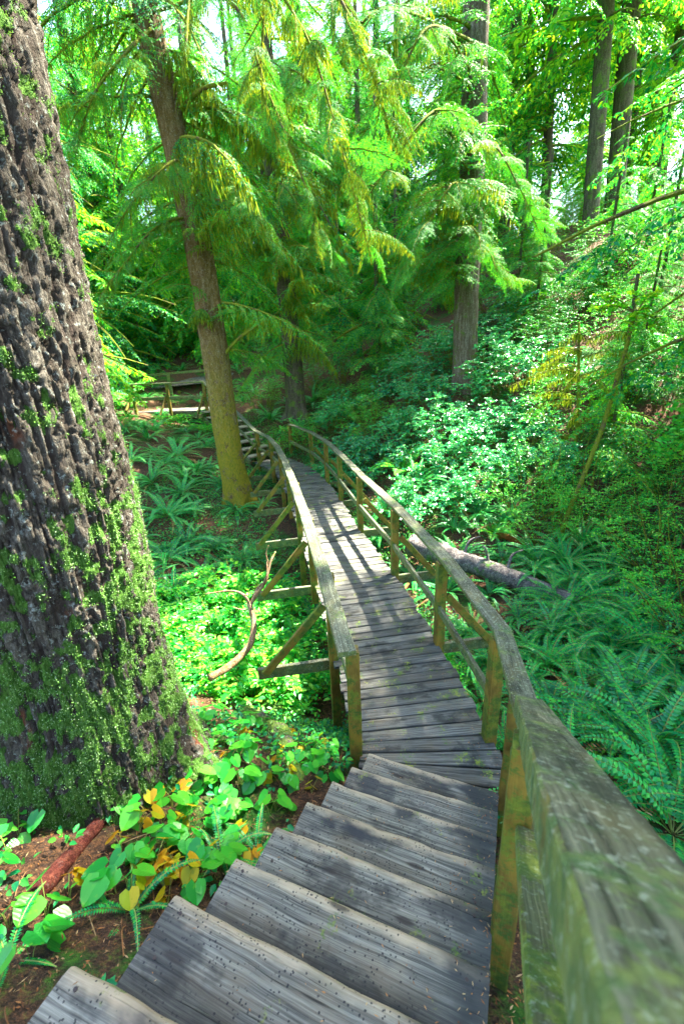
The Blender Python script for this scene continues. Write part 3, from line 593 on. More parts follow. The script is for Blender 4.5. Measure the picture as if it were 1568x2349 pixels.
# ------------------------------------------------------------------ big foreground trunk
def big_tree():
    bx, by = -1.85, 2.45; base = np.array([bx, by, .0])
    t = tag(link('big_conifer', None, loc=base), 'massive fissured trunk with pale lichen and green moss, nearest tree at the left', 'tree')
    zs = np.concatenate([np.arange(-.35, 5.4, .013), np.arange(5.4, 24, .25)]); na = 420; th = np.linspace(0, 2*np.pi, na, endpoint=False)
    Zg, T = np.meshgrid(zs, th, indexing='ij'); z, a = Zg.ravel(), T.ravel()
    zb = z-.42
    r0 = np.interp(z, [-.3, .5, 1.4, 2.3, 3, 5, 24], [.66, .63, .585, .61, .575, .60, .28])
    lob = .5+.5*np.sin(a*4+.7)*.7+.3*np.sin(a*7+2)
    r0 = r0+np.exp(-np.clip(zb, -.3, 9)/.26)*.10*lob+.03*(fbm(np.stack([np.cos(a)*1.3, np.sin(a)*1.3, z*.7], 1), 4)-.5)*2
    # elongated, interlaced plates between deep fissures
    q = np.stack([np.cos(a)*.6, np.sin(a)*.6, z*.13], 1); wp = (fbm(q*7, 41, 3)-.5)[:, None]*np.array([.14, .14, .0])
    n1 = fbm((q+wp)*np.array([29, 29, 8.5]), 51, 3); n2_ = fbm((q+wp)*np.array([54, 54, 17]), 61, 3)
    c1 = 1-np.abs(2*n1-1)*3.4; c2 = 1-np.abs(2*n2_-1)*3.4
    cr = np.maximum(sstep(.42, .9, c1), .7*sstep(.5, .95, c2))
    n3 = fbm((q+wp*.5)*np.array([24, 24, 95]), 66, 3); cr = np.maximum(cr, .6*sstep(.55, .95, 1-np.abs(2*n3-1)*4.2))
    fine = fbm(np.stack([np.cos(a)*.6, np.sin(a)*.6, z*.5], 1)*38, 71, 3)-.5
    flake = fbm(np.stack([np.cos(a)*.6, np.sin(a)*.6, z*.8], 1)*75, 77, 2)-.5
    lay = fbm(np.stack([np.cos(a)*.6, np.sin(a)*.6, z*.4], 1)*24, 78, 3)*9; lay = (np.floor(lay)+sstep(.75, 1, lay-np.floor(lay)))/9-.5
    r_ = r0-.031*cr*(.35+1.4*fbm(q*np.array([6, 6, 10]), 88, 2))+.014*fine+.012*flake+.034*lay
    V = np.stack([np.cos(a)*r_, np.sin(a)*r_, z], 1); nz = len(zs)
    i, j = np.meshgrid(np.arange(nz-1), np.arange(na), indexing='ij'); j2 = (j+1) % na
    F = np.stack([i*na+j, i*na+j2, (i+1)*na+j2, (i+1)*na+j], -1).reshape(-1, 4)
    dens = .24*fbm(V*np.array([1.7, 1.7, 1.3]), 81, 3)+.76*fbm(V*np.array([17, 17, 11]), 91, 4)
    # mossier towards the left (damp) side and the foot
    dens = dens+.12*sstep(.2, -1.0, V@np.array([.55, .35, 0])/.6)*sstep(3.5, .5, z)-.03*np.clip(z-2.0, -1.2, 2.5)
    link('trunk', mesh('big_trunk', V, F, 'bark_big', smooth=True, attr={'crack': cr, 'mossy': dens}), t)
    # moss tufts sitting on the bark plates
    vis = (z < 5.3) & (np.cos(a-np.arctan2(-by, -bx)) > -.35); ids = np.nonzero(vis)[0]; dens = dens[ids]
    pr_ = sstep(.495, .57, dens)*(1-.45*cr[ids]); ids = ids[rng.random(len(ids)) < pr_*.7]; ids = ids[rng.permutation(len(ids))[:80000]]
    p = V[ids]; nn = nrm(p*np.array([1, 1, 0])); rep = 6
    p = np.repeat(p, rep, 0)+rng.standard_normal((len(p)*rep, 3))*.009; nn = np.repeat(nn, rep, 0)
    d = nn*.8+rng.standard_normal(p.shape)*.55+np.array([0, 0, -.15]); Vm, Fm = leaves(p-nn*.003, d, nrm(rng.standard_normal(p.shape)), rng.uniform(.004, .010, len(p)), rng.uniform(.003, .006, len(p)))
    link('moss', mesh('trunk_moss', Vm, Fm, 'mossleaf'), t)
    return t
bigt = big_tree()
# ------------------------------------------------------------------ trees with individual boughs
def add_bough(t, base, P, az, tilt, L, kind=None, roll=0):
    me = kind or BOUGH[rng.integers(3)]
    o = link('bough', me, t, loc=np.asarray(P)-base); s = L/2
    o.matrix_local = Matrix.Translation(Vector(np.asarray(P)-base))@Euler((roll, tilt, az), 'XYZ').to_matrix().to_4x4()@Matrix.Scale(s, 4)
    return o
def near_tree(name, label, path, rad, mat, seg=40, cat='tree', seed=1, group=None):
    base = np.array(path[0], float); t = tag(link(name, None, loc=base), label, cat, group)
    link('trunk', trunk_mesh('trunk', [np.array(p)-base for p in path], rad, seg, mat, seed, rough=.08), t)
    return t, base
def whorl(t, base, path, z0, z1, n, L0, L1, kinds, tilt=(.0, .35), azs=None):
    pts = curve(path, 60)
    for k in range(n):
        u = (k+rng.random())/n; z = z0+(z1-z0)*u; x = np.interp(z, pts[:, 2], pts[:, 0]); y = np.interp(z, pts[:, 2], pts[:, 1])
        az = rng.uniform(0, 2*np.pi) if azs is None else rng.uniform(*azs)
        add_bough(t, base, (x, y, z), az, rng.uniform(*tilt), (L0+(L1-L0)*u)*rng.uniform(.7, 1.15), kinds[rng.integers(len(kinds))])
def toward(t, base, p, tip, kind, roll=0, k=1.0):
    d = np.asarray(tip)-np.asarray(p); h = math.hypot(d[0], d[1]); L = np.linalg.norm(d)*k
    add_bough(t, base, p, math.atan2(d[1], d[0]), -math.atan2(d[2], h)-.18, L, kind, roll)
midpath = [(-2.72, 11, -.5), (-2.72, 11, -.15), (-2.80, 11, 1.4), (-2.84, 11, 4.3), (-2.97, 11, 6.6), (-3.17, 11, 8.3), (-3.3, 11, 9.7), (-3.6, 11, 14), (-3.9, 11, 22)]
mt, mb = near_tree('mossy_hemlock', 'golden moss covered middle trunk standing beside the boardwalk outriggers', midpath, [.40, .33, .315, .30, .29, .27, .24, .2, .08], 'bark_mid')
rtpath = [(3.96, 14, 1.9), (3.95, 14, 2.4), (3.88, 14, 5), (3.86, 14, 8.5), (3.78, 14, 11), (3.6, 14, 24)]
rt, rb = near_tree('straight_fir', 'straight brown fir trunk rising from the salal bank right of centre', rtpath, [.42, .36, .34, .33, .31, .12], 'bark', seed=3)
# named boughs: from the trunk they grow on to where their tips hang (metres)
A = at_y
for p, q, kd in [((-3.0, 11, 7.4), A(560, 390, 8.5), MOSSY[1]),  ((-2.95, 11, 6.2), A(640, 420, 9), MOSSY[0]),  ((-2.85, 11, 5.3), A(520, 480, 9.2), BOUGH[2]), ((-2.85, 11, 4.6), A(360, 640, 9.5), BOUGH[1]),
                ((-2.84, 11, 3.9), A(540, 700, 10), BOUGH[0]), ((-2.85, 11, 4.2), A(430, 720, 9.6), MOSSY[1]), ((-3.3, 11, 9.6), A(520, 160, 8.5), BOUGH[0]), ((-2.9, 11, 5.9), A(270, 560, 9.8), BOUGH[0]), ((-3.2, 11, 9), A(230, 330, 10), BOUGH[1]), ((-3, 11, 7.2), A(590, 560, 10.4), BOUGH[1]), ((-2.9, 11, 6), A(350, 420, 12.5), BOUGH[0])]:
    toward(mt, mb, p, q, kd, rng.uniform(-.3, .3))
for p, q in [((-2.84, 11, 3.05), A(605, 738, 10.6)), ((-2.9, 11, 7.9), A(520, 190, 10.3))]:     # bare mossy branch stubs
    pts = curve([np.array(p)-mb, (np.array(p)+q)/2-mb+np.array([0, 0, .12]), np.array(q)-mb], 10); g = GEO(); V, F = tube(pts, np.linspace(.05, .025, 10), 7, True, .3); g.add(V, F, 0, None, True)
    k = rng.integers(0, 10, 70); V, F = leaves(pts[k]+rng.standard_normal((70, 3))*.02, np.stack([.1*rng.standard_normal(70), .1*rng.standard_normal(70), -np.ones(70)], 1), nrm(rng.standard_normal((70, 3))), rng.uniform(.08, .22, 70), .03); g.add(V, F, 1)
    link('branch', g.mesh('branch', ['twig', 'hang_moss']), mt)
whorl(mt, mb, midpath, 6.6, 10, 5, 2.2, 2.8, BOUGH+MOSSY, azs=(-.3, .6), tilt=(.05, .3))
whorl(mt, mb, midpath, 5.6, 10, 6, 2.2, 2.8, BOUGH, azs=(2.6, 3.6), tilt=(.0, .3))
whorl(mt, mb, midpath, 9.5, 21, 34, 3.4, 1.0, BOUGH)
whorl(mt, mb, midpath, 3.4, 9.5, 20, 2.6, 3.2, BOUGH, azs=(-.3, 3.4))
for p, q, kd in [((3.86, 14, 8.4), A(820, 330, 9.5), BOUGH[1]), ((3.86, 14, 8.0), A(930, 280, 10), BOUGH[0]), ((3.87, 14, 7.2), A(880, 440, 10.5), BOUGH[1]), ((3.87, 14, 7.4), A(1180, 480, 11.5), BOUGH[0]), ((3.88, 14, 6.5), A(960, 480, 11), BOUGH[2]), ((3.88, 14, 5.9), A(1000, 560, 12), BOUGH[1]), ((3.88, 14, 5.6), A(1140, 580, 12), BOUGH[0]), ((3.88, 14, 6.9), A(1100, 430, 10.5), BOUGH[2]), ((3.86, 14, 9.3), A(960, 150, 11), BOUGH[0]), ((3.84, 14, 9.8), A(830, 200, 11), BOUGH[1]), ((3.88, 14, 5.2), A(860, 580, 12.5), BOUGH[2]), ((3.8, 14, 10.5), A(900, 50, 11), BOUGH[0]), ((3.88, 14, 5.0), A(960, 640, 12), BOUGH[1]), ((3.8, 14, 10.2), A(760, 150, 12), BOUGH[2])]:
    toward(rt, rb, p, q, kd, rng.uniform(-.3, .3))
whorl(rt, rb, rtpath, 11, 23, 34, 3.6, 1.0, BOUGH)
whorl(rt, rb, rtpath, 5.0, 11, 12, 2.8, 3.4, BOUGH, azs=(.8, 2.6))
whorl(rt, rb, rtpath, 5.2, 8.2, 13, 2.6, 3.3, BOUGH, azs=(2.5, 4.9), tilt=(-.1, .2))
# hemlock in the middle distance whose mossy boughs hang over the boardwalk
hp = [(-.55, 13.6, -.6), (-.5, 13.7, 1.0), (-1.1, 13.8, 5), (-1.25, 13.9, 9), (-1.3, 14, 22)]
hp = [(-1.55, 17.0, .9), (-1.55, 17.0, 1.6), (-1.6, 17, 5), (-1.7, 17, 9), (-1.8, 17, 24)]
ht, hb = near_tree('drooping_hemlock', 'dark hemlock trunk half hidden by hanging mossy boughs above the boardwalk', hp, [.42, .36, .33, .3, .12], 'bark_far', seed=5)
for p, q, kd in [((-1.6, 17, 8.6), A(700, 330, 12), MOSSY[0]), ((-1.7, 17, 9.5), A(640, 250, 13), MOSSY[1]), ((-1.6, 17, 7.5), A(620, 480, 14), BOUGH[1]), ((-1.6, 17, 6), A(560, 600, 14.5), BOUGH[0]), ((-1.6, 17, 6.5), A(760, 560, 13.5), BOUGH[1]), ((-1.6, 17, 5), A(680, 640, 14), BOUGH[2]), ((-1.6, 17, 4.6), A(760, 700, 15), BOUGH[2]), ((-1.6, 17, 11), A(590, 120, 13), MOSSY[1]), ((-1.7, 17, 10), A(740, 140, 13), BOUGH[2]), ((-1.6, 17, 4.2), A(560, 690, 15), BOUGH[1])]:
    toward(ht, hb, p, q, kd, rng.uniform(-.3, .3))
whorl(ht, hb, hp, 10, 23, 30, 3.6, 1.0, BOUGH)
whorl(ht, hb, hp, 3.2, 10, 26, 2.6, 3.8, BOUGH+[MOSSY[1]])
# tall hemlock beside the stairs, trunk right of the frame: its long mossy boughs sweep across the view
op = [(5.6, 5.0, -1.0), (5.6, 5, -.4), (5.6, 5, 4), (5.5, 5, 9), (5.5, 5, 22)]
def long_bough(t, base, pts, seed, moss=1.0, sub=.5, leafy=1.0, nb=22):
    """one long limb; small sprays hang from it as its sub-parts"""
    r = np.random.default_rng(seed); c = curve([np.array(p, float) for p in pts], 80)-base; g = GEO()
    V, F = tube(c, np.linspace(.03, .007, 80), 6, False, .25); g.add(V, F, 0, None, True)
    T, Aa, Bb = frames(c); m = int(500*moss); k = r.integers(5, 80, m); ln = r.uniform(.03, .16, m)*(r.random(m)**.6)
    V, F = leaves(c[k]+r.standard_normal((m, 3))*.014, np.stack([.25*r.standard_normal(m), .25*r.standard_normal(m), -np.ones(m)], 1), nrm(r.standard_normal((m, 3))), ln, .014); g.add(V, F, 1)
    o = link('bough', g.mesh('limb', ['twig', 'hang_moss']), t); n = int(nb*(.4+.6*leafy))
    for i in range(n):
        u = .15+.85*(i+r.random())/n; q = int(u*79); L = sub*2.1*r.uniform(.55, 1.25)*(1-.35*u); az = math.atan2(T[q][1], T[q][0])+r.choice([-1, 1])*r.uniform(.15, 1.5)
        kd = (MOSSY if r.random() < .5*moss-.12 else BOUGH); kd = kd[r.integers(len(kd))]
        sp = link('spray', kd, o); sp.matrix_local = Matrix.Translation(Vector(c[q]))@Euler((r.uniform(-.7, .7), r.uniform(.1, .95), az), 'XYZ').to_matrix().to_4x4()@Matrix.Scale(L/2, 4)
    return o
# sweeping limbs of the middle hemlock: leave its crown high up and hang down towards the walkway
long_bough(mt, mb, [(-3.3, 11, 9.9), A(560, -60, 8.5), A(690, 60, 7.6), A(780, 330, 7.2), A(850, 590, 7.3)], 101, 1.3, .55)
long_bough(mt, mb, [(-3.25, 11, 9.4), A(520, 0, 8.8), A(610, 200, 8.2), A(690, 400, 8.0), A(760, 600, 8.2)], 102, 1.0, .5)
long_bough(mt, mb, [(-3.4, 11, 10.6), A(620, -140, 7.6), A(760, -30, 6.8), A(850, 160, 6.5), A(900, 330, 6.6)], 103, 1.2, .45)
long_bough(mt, mb, [(-3.4, 11, 11), A(520, -200, 7), A(600, -40, 6.4), A(600, 190, 6.3), A(640, 330, 6.4)], 104, 1.0, .4, .6)
long_bough(mt, mb, [(-3.35, 11, 10.2), A(420, -50, 8.6), A(430, 60, 7.6), A(420, 160, 7.2)], 105, 1.5, .25, .0, 6)
for k_, (tr_, bs_, P_, ms_, sb_) in enumerate([
    (rt, rb, [(3.85, 14, 9.6), A(1000, 60, 9.4), A(910, 190, 8.6), A(850, 330, 8.4)], .15, .55), (rt, rb, [(3.87, 14, 8.3), A(1010, 250, 10), A(900, 370, 9.2), A(830, 470, 9)], .15, .6),
    (rt, rb, [(3.87, 14, 8.2), A(1130, 330, 10.8), A(1190, 430, 10.2), A(1230, 520, 10.2)], .15, .5), (rt, rb, [(3.88, 14, 7), A(1040, 420, 11), A(980, 520, 10.5), A(930, 610, 10.4)], .15, .6),
    (rt, rb, [(3.82, 14, 10.3), A(900, 20, 9.4), A(800, 110, 8.8), A(740, 240, 8.6)], .3, .6), (rt, rb, [(3.88, 14, 6.2), A(1080, 520, 12), A(1130, 590, 11.6), A(1180, 640, 11.6)], .1, .5),
    (mt, mb, [(-2.95, 11, 7.1), A(380, 380, 9.6), A(300, 470, 9.1), A(240, 570, 9)], .5, .5), (mt, mb, [(-2.9, 11, 6.1), A(360, 520, 10.2), A(290, 600, 9.8), A(230, 680, 9.5)], .5, .45),
    (mt, mb, [(-3.2, 11, 9.2), A(300, 110, 9.2), A(220, 210, 8.8), A(180, 330, 8.8)], .3, .5), (mt, mb, [(-2.95, 11, 6.8), A(500, 400, 10), A(570, 460, 9.4), A(620, 560, 9.3)], .8, .5),
    (ht, hb, [(-1.6, 17, 7.6), A(640, 420, 14), A(720, 520, 13), A(770, 610, 12.8)], .6, .7), (ht, hb, [(-1.6, 17, 9), A(580, 250, 14), A(540, 380, 13), A(520, 500, 12.8)], .4, .7), (ht, hb, [(-1.65, 17, 10.5), A(660, 160, 13), A(760, 250, 12), A(800, 380, 11.6)], .4, .7)]):
    long_bough(tr_, bs_, P_, 120+k_, ms_, sb_, 1.0, 20)
# ------------------------------------------------------------------ background forest
ORD = ['nearest', 'second nearest', 'third nearest', 'fourth nearest', 'fifth nearest', 'sixth nearest', 'seventh nearest', 'eighth nearest', 'ninth nearest', 'tenth nearest', 'eleventh nearest', 'twelfth nearest', 'thirteenth nearest', 'fourteenth nearest', 'fifteenth nearest', 'sixteenth nearest', 'seventeenth nearest', 'eighteenth nearest', 'nineteenth nearest', 'twentieth nearest']
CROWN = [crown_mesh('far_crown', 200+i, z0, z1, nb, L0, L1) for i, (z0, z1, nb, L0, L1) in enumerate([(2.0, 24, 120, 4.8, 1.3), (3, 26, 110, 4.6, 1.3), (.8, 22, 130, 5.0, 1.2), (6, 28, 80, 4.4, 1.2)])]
SMALL = [crown_mesh('young_crown', 220+i, .4, 6.5+i, 52, 2.6, .5, 'needle') for i in range(2)]
def bgt(rad, h, seed): return trunk_mesh('far_trunk', [(0, 0, -.6), (0, 0, 0), (.1, .05, h*.4), (.15, 0, h)], [rad*1.15, rad, rad*.85, .06], 14, 'bark_far', seed, n=24)
BT = [bgt(r_, 27, 300+i) for i, r_ in enumerate((.22, .3, .38))]; BTS = bgt(.07, 7, 310)
BGT = []
MID = [crown_mesh('mid_crown', 240+i, z0, z1, nb, L0, L1, 'needle', MIDB) for i, (z0, z1, nb, L0, L1) in enumerate([(.6, 14, 110, 3.8, .7), (.4, 9, 84, 3.0, .5), (4.5, 23, 84, 4.2, 1.2)])]
MT = [bgt(.17, 15, 320), bgt(.10, 9.6, 321), bgt(.3, 25, 322)]
def mid_tree(x, y, k, s=1.0):
    t = link('hemlock_tree', None, loc=(x, y, G1(x, y)-.1), rot=(0, 0, rng.uniform(0, 6.28)), scale=s); link('trunk', MT[k], t); link('crown', MID[k], t); MIDT.append(t)
MIDT = []
def bg_tree(x, y, ti, ci, s=1.0, small=False, lean=0.0):
    t = link('young_conifer' if small else 'background_conifer', None, loc=(x, y, G1(x, y)-.1), rot=(rng.uniform(-.02, .02), rng.uniform(-.02, .02), rng.uniform(0, 6.28)), scale=s)
    if lean: t.rotation_euler = (0, lean, 0)
    link('trunk', BTS if small else BT[ti], t); link('crown', SMALL[ci] if small else (MID[ci-10] if ci > 9 else CROWN[ci]), t)
    BGT.append((t, small)); return t
for px, py, D, ti, ci in [(1205, 540, 26, 0, 3), (1245, 560, 24, 0, 1), (1352, 530, 20, 1, 3), (1405, 500, 22, 2, 3), (1440, 400, 30, 1, 3), (1482, 400, 31, 1, 1), (1545, 250, 33, 1, 3)]:
    p = at_y(px, py, D); bg_tree(p[0], p[1], ti, ci, 1.0, False, -.07)
for x, y, ti, ci in [(-9.5, 24, 0, 2), (-12.5, 20.5, 1, 2), (-15, 28, 1, 2), (-8, 33, 0, 2), (-1, 34, 0, 2), (7.6, 33, 0, 0), (12, 36, 1, 0), (17, 27, 1, 1), (-12.5, 38, 1, 2), (3, 41, 1, 0), (22, 40, 1, 1), (-20, 34, 1, 0), (26, 33, 1, 3), (-6, 44, 1, 0), (14, 46, 1, 2), (-9.5, 14.5, 1, 0)]:
    bg_tree(x, y, ti, ci, rng.uniform(.85, 1.1))
for x, y, k, sc_ in [(-9.2, 14.2, 1, .9), (-11, 12.6, 0, .9), (-6.0, 25.0, 0, .9), (-9.8, 17.0, 1, .8), (-.9, 25.5, 0, 1), (1.7, 18.2, 1, .9), (-3.4, 27.5, 0, 1.1), (5.6, 20.6, 1, .9), (-6.6, 23.5, 0, 1), (-10.5, 20.5, 0, 1.1), (6.6, 15.6, 1, .5), (8.4, 12.4, 1, .5), (-12, 16.5, 2, 1), (.6, 29, 0, 1.2), (-5, 30, 0, 1.2), (5, 33, 0, 1.2), (-12, 27, 0, 1.2), (9.5, 27.5, 2, 1), (-2, 39, 0, 1.4), (-9, 40, 0, 1.4), (10, 42, 0, 1.3), (18, 36, 0, 1), (-16, 38, 0, 1.4), (4, 50, 0, 1.6), (-5, 52, 0, 1.6), (13, 55, 0, 1.6), (-14, 50, 0, 1.5), (24, 48, 0, 1.4), (-24, 45, 0, 1.5),
    (3.4, 26.5, 0, 1.1), (1.4, 25.2, 0, 1), (-10.5, 23.5, 0, 1.2), (-7.4, 30.5, 0, 1.3), (-3.2, 33, 0, 1.5), (3, 30, 0, 1.4), (7.5, 29, 0, 1.2), (-13.5, 31, 0, 1.4), (-2, 45, 0, 1.8), (6, 43, 0, 1.7), (-10, 46, 0, 1.8), (-1.2, 25.5, 0, 1), (-8, 27, 0, 1.1), (1.4, 34, 0, 1.3), (-5.5, 35, 0, 1.3), (21, 27, 0, .9), (11.5, 33, 0, 1), (9.0, 6.5, 2, 1), (6.5, 6.1, 2, .85), (8.9, 10.6, 2, .8),  (12.0, 10.5, 2, 1.1), (7.2, 2.6, 2, .95), (6.6, 4.6, 2, .9), (8.6, 4.2, 2, 1), (10.2, 8.6, 2, 1), (5.2, .8, 2, .8), (13.5, 5.5, 2, 1.1), (9.5, -1.5, 2, 1)]: mid_tree(x, y, k, sc_)  # last hemlocks stand right of the view, added to shade stairs and deck
for x, y, ci, s in [(6.0, 9.6, 0, .55), (-9.5, 23.0, 1, .9), (2.4, 19.5, 0, .8), (6.8, 17.5, 1, .7), (8.6, 15.2, 0, .7), (-8.4, 12.2, 1, .6), (-10.5, 17.5, 1, .9), (.3, 22.0, 1, .9), (10.8, 17.0, 1, .7), (7.4, 11.2, 1, .45)]:
    bg_tree(x, y, 0, ci, s, True)
# ------------------------------------------------------------------ undergrowth prototypes
def fern_mesh(name, seed, nf=24, L=.85, lift=(35, 80), pw=.055, np_=30, mat='fern'):
    r = np.random.default_rng(seed); P, D, N, LL, WW = [], [], [], [], []; g = GEO()
    for k in range(nf):
        az = k*2.39996+r.uniform(-.3, .3); l = L*r.uniform(.65, 1.1); el = R(r.uniform(*lift)); t = np.linspace(0, 1, np_)
        el = R(r.uniform(5, 25)) if (k >= nf-3 and nf > 12) else el; ang = el-(el+R(r.uniform(5, 45)))*t**1.1; ds = l/np_
        x = np.cumsum(np.cos(ang))*ds; z = np.cumsum(np.sin(ang))*ds; sw = r.uniform(-.3, .3)
        rot = rotz(az); pts = np.stack([x, sw*x**2, z], 1)@rot.T; dl = nrm(np.gradient(pts, axis=0)); sd = nrm(np.cross(dl, [0, 0, 1.0])+rot[:, 1]*-.001); un = np.cross(sd, dl)
        w = pw*(np.sin(np.pi*np.clip(t*.9+.12, 0, 1))**.6)*(1-t**3*.5)*r.uniform(.85, 1.15)
        dead = k >= nf-3 and nf > 12; V, F = tube(pts[::4], .0035, 3, False); g.add(V, F, 1)
        tw = r.uniform(-.35, .35)
        if dead:
            for sg in (1, -1): V, F = leaves(pts[3:], (sd*sg+dl*.5+un*.3)[3:], un[3:], w[3:]*.8, l/np_*.6); g.add(V, F, 2)
            continue
        for sg in (1, -1):
            P.append(pts[3:]); D.append((sd*sg+dl*.32+un*(.12+tw*sg))[3:]); N.append(un[3:]); LL.append(w[3:]*(.9+.2*r.random(np_-3))); WW.append(np.full(np_-3, l/np_*.95))
    P, D, N, LL, WW = map(np.concatenate, (P, D, N, LL, WW)); V, F = leaves(P, D, N, LL, WW, 0, .15); g.add(V, F, 0)
    return g.mesh(name, [mat, 'stemgreen', 'litter'])
FERN = [fern_mesh('sword_fern', 400+i, n, L, lift) for i, (n, L, lift) in enumerate([(24, .9, (35, 80)), (30, 1.0, (20, 75)), (18, .75, (40, 85)), (22, .9, (10, 60))])]
LADY = fern_mesh('lady_fern', 420, 9, .95, (45, 80), .17, 24, 'berry')
FERNS = fern_mesh('small_fern', 430, 8, .42, (15, 65), .03, 30)
def shrub_mesh(name, seed, h=1.0, w=.7, nst=16, per=60, leaf=(.05, .03), mat='salal', spread=.5, tw=True):
    r = np.random.default_rng(seed); g = GEO(); P, D, N, LL = [], [], [], []
    for k in range(nst):
        az = r.uniform(0, 6.283); rad = w*math.sqrt(r.random()); hh = h*r.uniform(.45, 1.0)*(1-.35*(rad/w)**2)
        b = np.array([math.cos(az), math.sin(az), 0])*rad*.35; e = np.array([math.cos(az)*rad, math.sin(az)*rad, hh]); m = (b+e)/2+np.array([0, 0, hh*.15])+r.standard_normal(3)*.06*h
        c = curve([b, m, e], 12)
        if tw: V, F = tube(c, np.linspace(.008, .003, 12), 4, False); g.add(V, F, 1)
        for j in range(max(2, per//12)):
            u = r.uniform(.35, 1); q = np.array([np.interp(u, np.linspace(0, 1, 12), c[:, a]) for a in range(3)]); a2 = r.uniform(0, 6.283); ln = r.uniform(.12, .34)*spread*2
            d = np.array([math.cos(a2), math.sin(a2), r.uniform(-.15, .5)]); n = 12; s = np.linspace(.1, 1, n)[:, None]
            pt = q+d*ln*s+np.array([0, 0, -.25])*ln*s**2; side = nrm(np.cross(d, [0, 0, 1.0])); al = np.where(np.arange(n) % 2, 1, -1)[:, None]
            P.append(pt); D.append(d*.5+side*al*.9+r.standard_normal((n, 3))*.3); N.append(np.array([0, 0, 1.0])+r.standard_normal((n, 3))*.35); LL.append(leaf[0]*r.uniform(.6, 1.25, n))
    P, D, N, LL = map(np.concatenate, (P, D, N, LL)); V, F = leaves2(P, D, N, LL, LL*leaf[1]/leaf[0]); g.add(V, F, 0)
    return g.mesh(name, [mat, 'twig'])
SALAL = [shrub_mesh('salal', 500+i, h, w, 22, 80, (.062, .04), 'salal') for i, (h, w) in enumerate([(1.1, .75), (.85, .8), (1.4, .8)])]
HUCK = [shrub_mesh('huckleberry', 510+i, h, w, 26, 100, (.034, .02), mt_) for i, (h, w, mt_) in enumerate([(1.3, .8, 'cover'), (1.0, .8, 'berry'), (1.6, .9, 'berry')])]
SALMON = [shrub_mesh('salmonberry', 520+i, .55, .5, 14, 48, (.06, .034), 'berry') for i in range(2)]
LM = [('massive left trunk', (-1.85, 2.45)), ('golden middle trunk', (-2.7, 11)), ('far landing', (-6.3, 17.2)), ('fallen grey log', (2.9, 7.3)), ('leaning mossy stem', (4.3, 8)), ('straight fir trunk', (3.96, 14)), ('corner post of the stairs', (1.21, 2.84)), ('far end of the right handrail', (-1.6, 14.9)), ('twisted bare branch', (-1.6, 5.3)), ('drooping hemlock trunk', (-1.55, 17)), ('orange rotten log', (2.7, 9.6)), ('near left end post', (-.02, 2.76)), ('upper walkway', (-7, 20.6))]
PL = {}
def plant(name, me, p, cat, desc, group, s=1.0, rz=None, tilt=True, sink=.02):
    x, y = p[0], p[1]; z = G1(x, y)
    e = .25; nx = -(G1(x+e, y)-G1(x-e, y))/(2*e); ny = -(G1(x, y+e)-G1(x, y-e))/(2*e)
    k = .45 if tilt else .0
    q = Vector((0, 0, 1)).rotation_difference(Vector((nx*k, ny*k, 1)).normalized()).to_matrix().to_4x4()
    o = link(name, me); o.matrix_world = Matrix.Translation((x, y, z-sink))@q@Matrix.Rotation(rng.uniform(0, 6.283) if rz is None else rz, 4, 'Z')@Matrix.Scale(s, 4)
    tag(o, None, cat, group); PL.setdefault((desc, cat), []).append((o, x, y)); return o
TAKEN = []
def free(x, y, d, extra=()):
    for a, b, c in TAKEN:
        if (a-x)**2+(b-y)**2 < (d+c)**2: return False
    # keep off deck, stairs
    q = np.concatenate([redge[::20], ledge[::20], (redge+ledge)[::20]/2]); 
    if np.min((q[:, 0]-x)**2+(q[:, 1]-y)**2) < (d*.55+.12)**2: return False
    return True
def put(name, me, px, py, *a, **k):
    p = ground_hit(px, py); TAKEN.append((p[0], p[1], .15)); return plant(name, me, p, *a, **k)
FG = 'sword ferns on the gully slopes'
for i, (px, py, s) in enumerate([(340, 1010, .9), (405, 1050, .95), (425, 1100, .8), (480, 1075, .75), (350, 1110, .9), (385, 1185, .95), (440, 1180, .7), (430, 1250, 1.0), (490, 1265, .7), (385, 1290, .9), (310, 985, .9), (455, 1010, .8), (500, 1020, .7), (300, 1060, .9), (370, 960, .8), (440, 985, .7),
      (620, 965, 1.0), (690, 985, .8), (745, 985, .8), (800, 1000, 1.0), (840, 955, .9), (900, 985, 1.0), (660, 930, .9), (585, 905, .9), (720, 925, 1.0), (770, 950, .9), (860, 1020, .8), (1020, 1130, 1.35), (960, 1120, .9), (1230, 1290, .9), (1295, 1300, 1.15), (1315, 1390, 1.2), (1335, 1255, 1.0), (1250, 1330, .8), (870, 1245, .9), (950, 1330, .9), (880, 1180, .8), (1300, 1395, 1.0), (1320, 1350, 1.0), (1390, 1350, .9), (1160, 1200, .8), (1100, 1180, .7),
      (1255, 1545, .9), (1330, 1570, 1.0), (1400, 1500, 1.0), (1490, 1510, 1.0), (1440, 1610, .95), (1350, 1650, .9), (1500, 1730, 1.05), (1430, 1700, .9), (1265, 1640, .8), (1555, 1630, 1.0), (1560, 1830, .9), (1540, 1920, .8), (1270, 1460, .9), (1350, 1470, .9), (1120, 1530, .7), (1090, 1570, .6), (1430, 1420, .9), (1520, 1400, .9),
      (720, 1430, .8), (700, 1560, .7), (400, 1370, .9), (450, 1450, .8), (640, 1440, .8), (560, 1290, .7), (600, 1170, .7), (540, 1170, .7)]):
    put('sword_fern', FERN[i % 4], px, py, 'fern', 'arching green sword fern', FG, s=s*(1.3 if py < 1400 else 1.4))
p_ = put('lady_fern', LADY, 925, 1090, 'fern', 'bright lacy lady fern arching', None, s=1.25)
put('lady_fern', LADY, 1130, 1230, 'fern', 'bright lacy lady fern arching', None, s=.8)
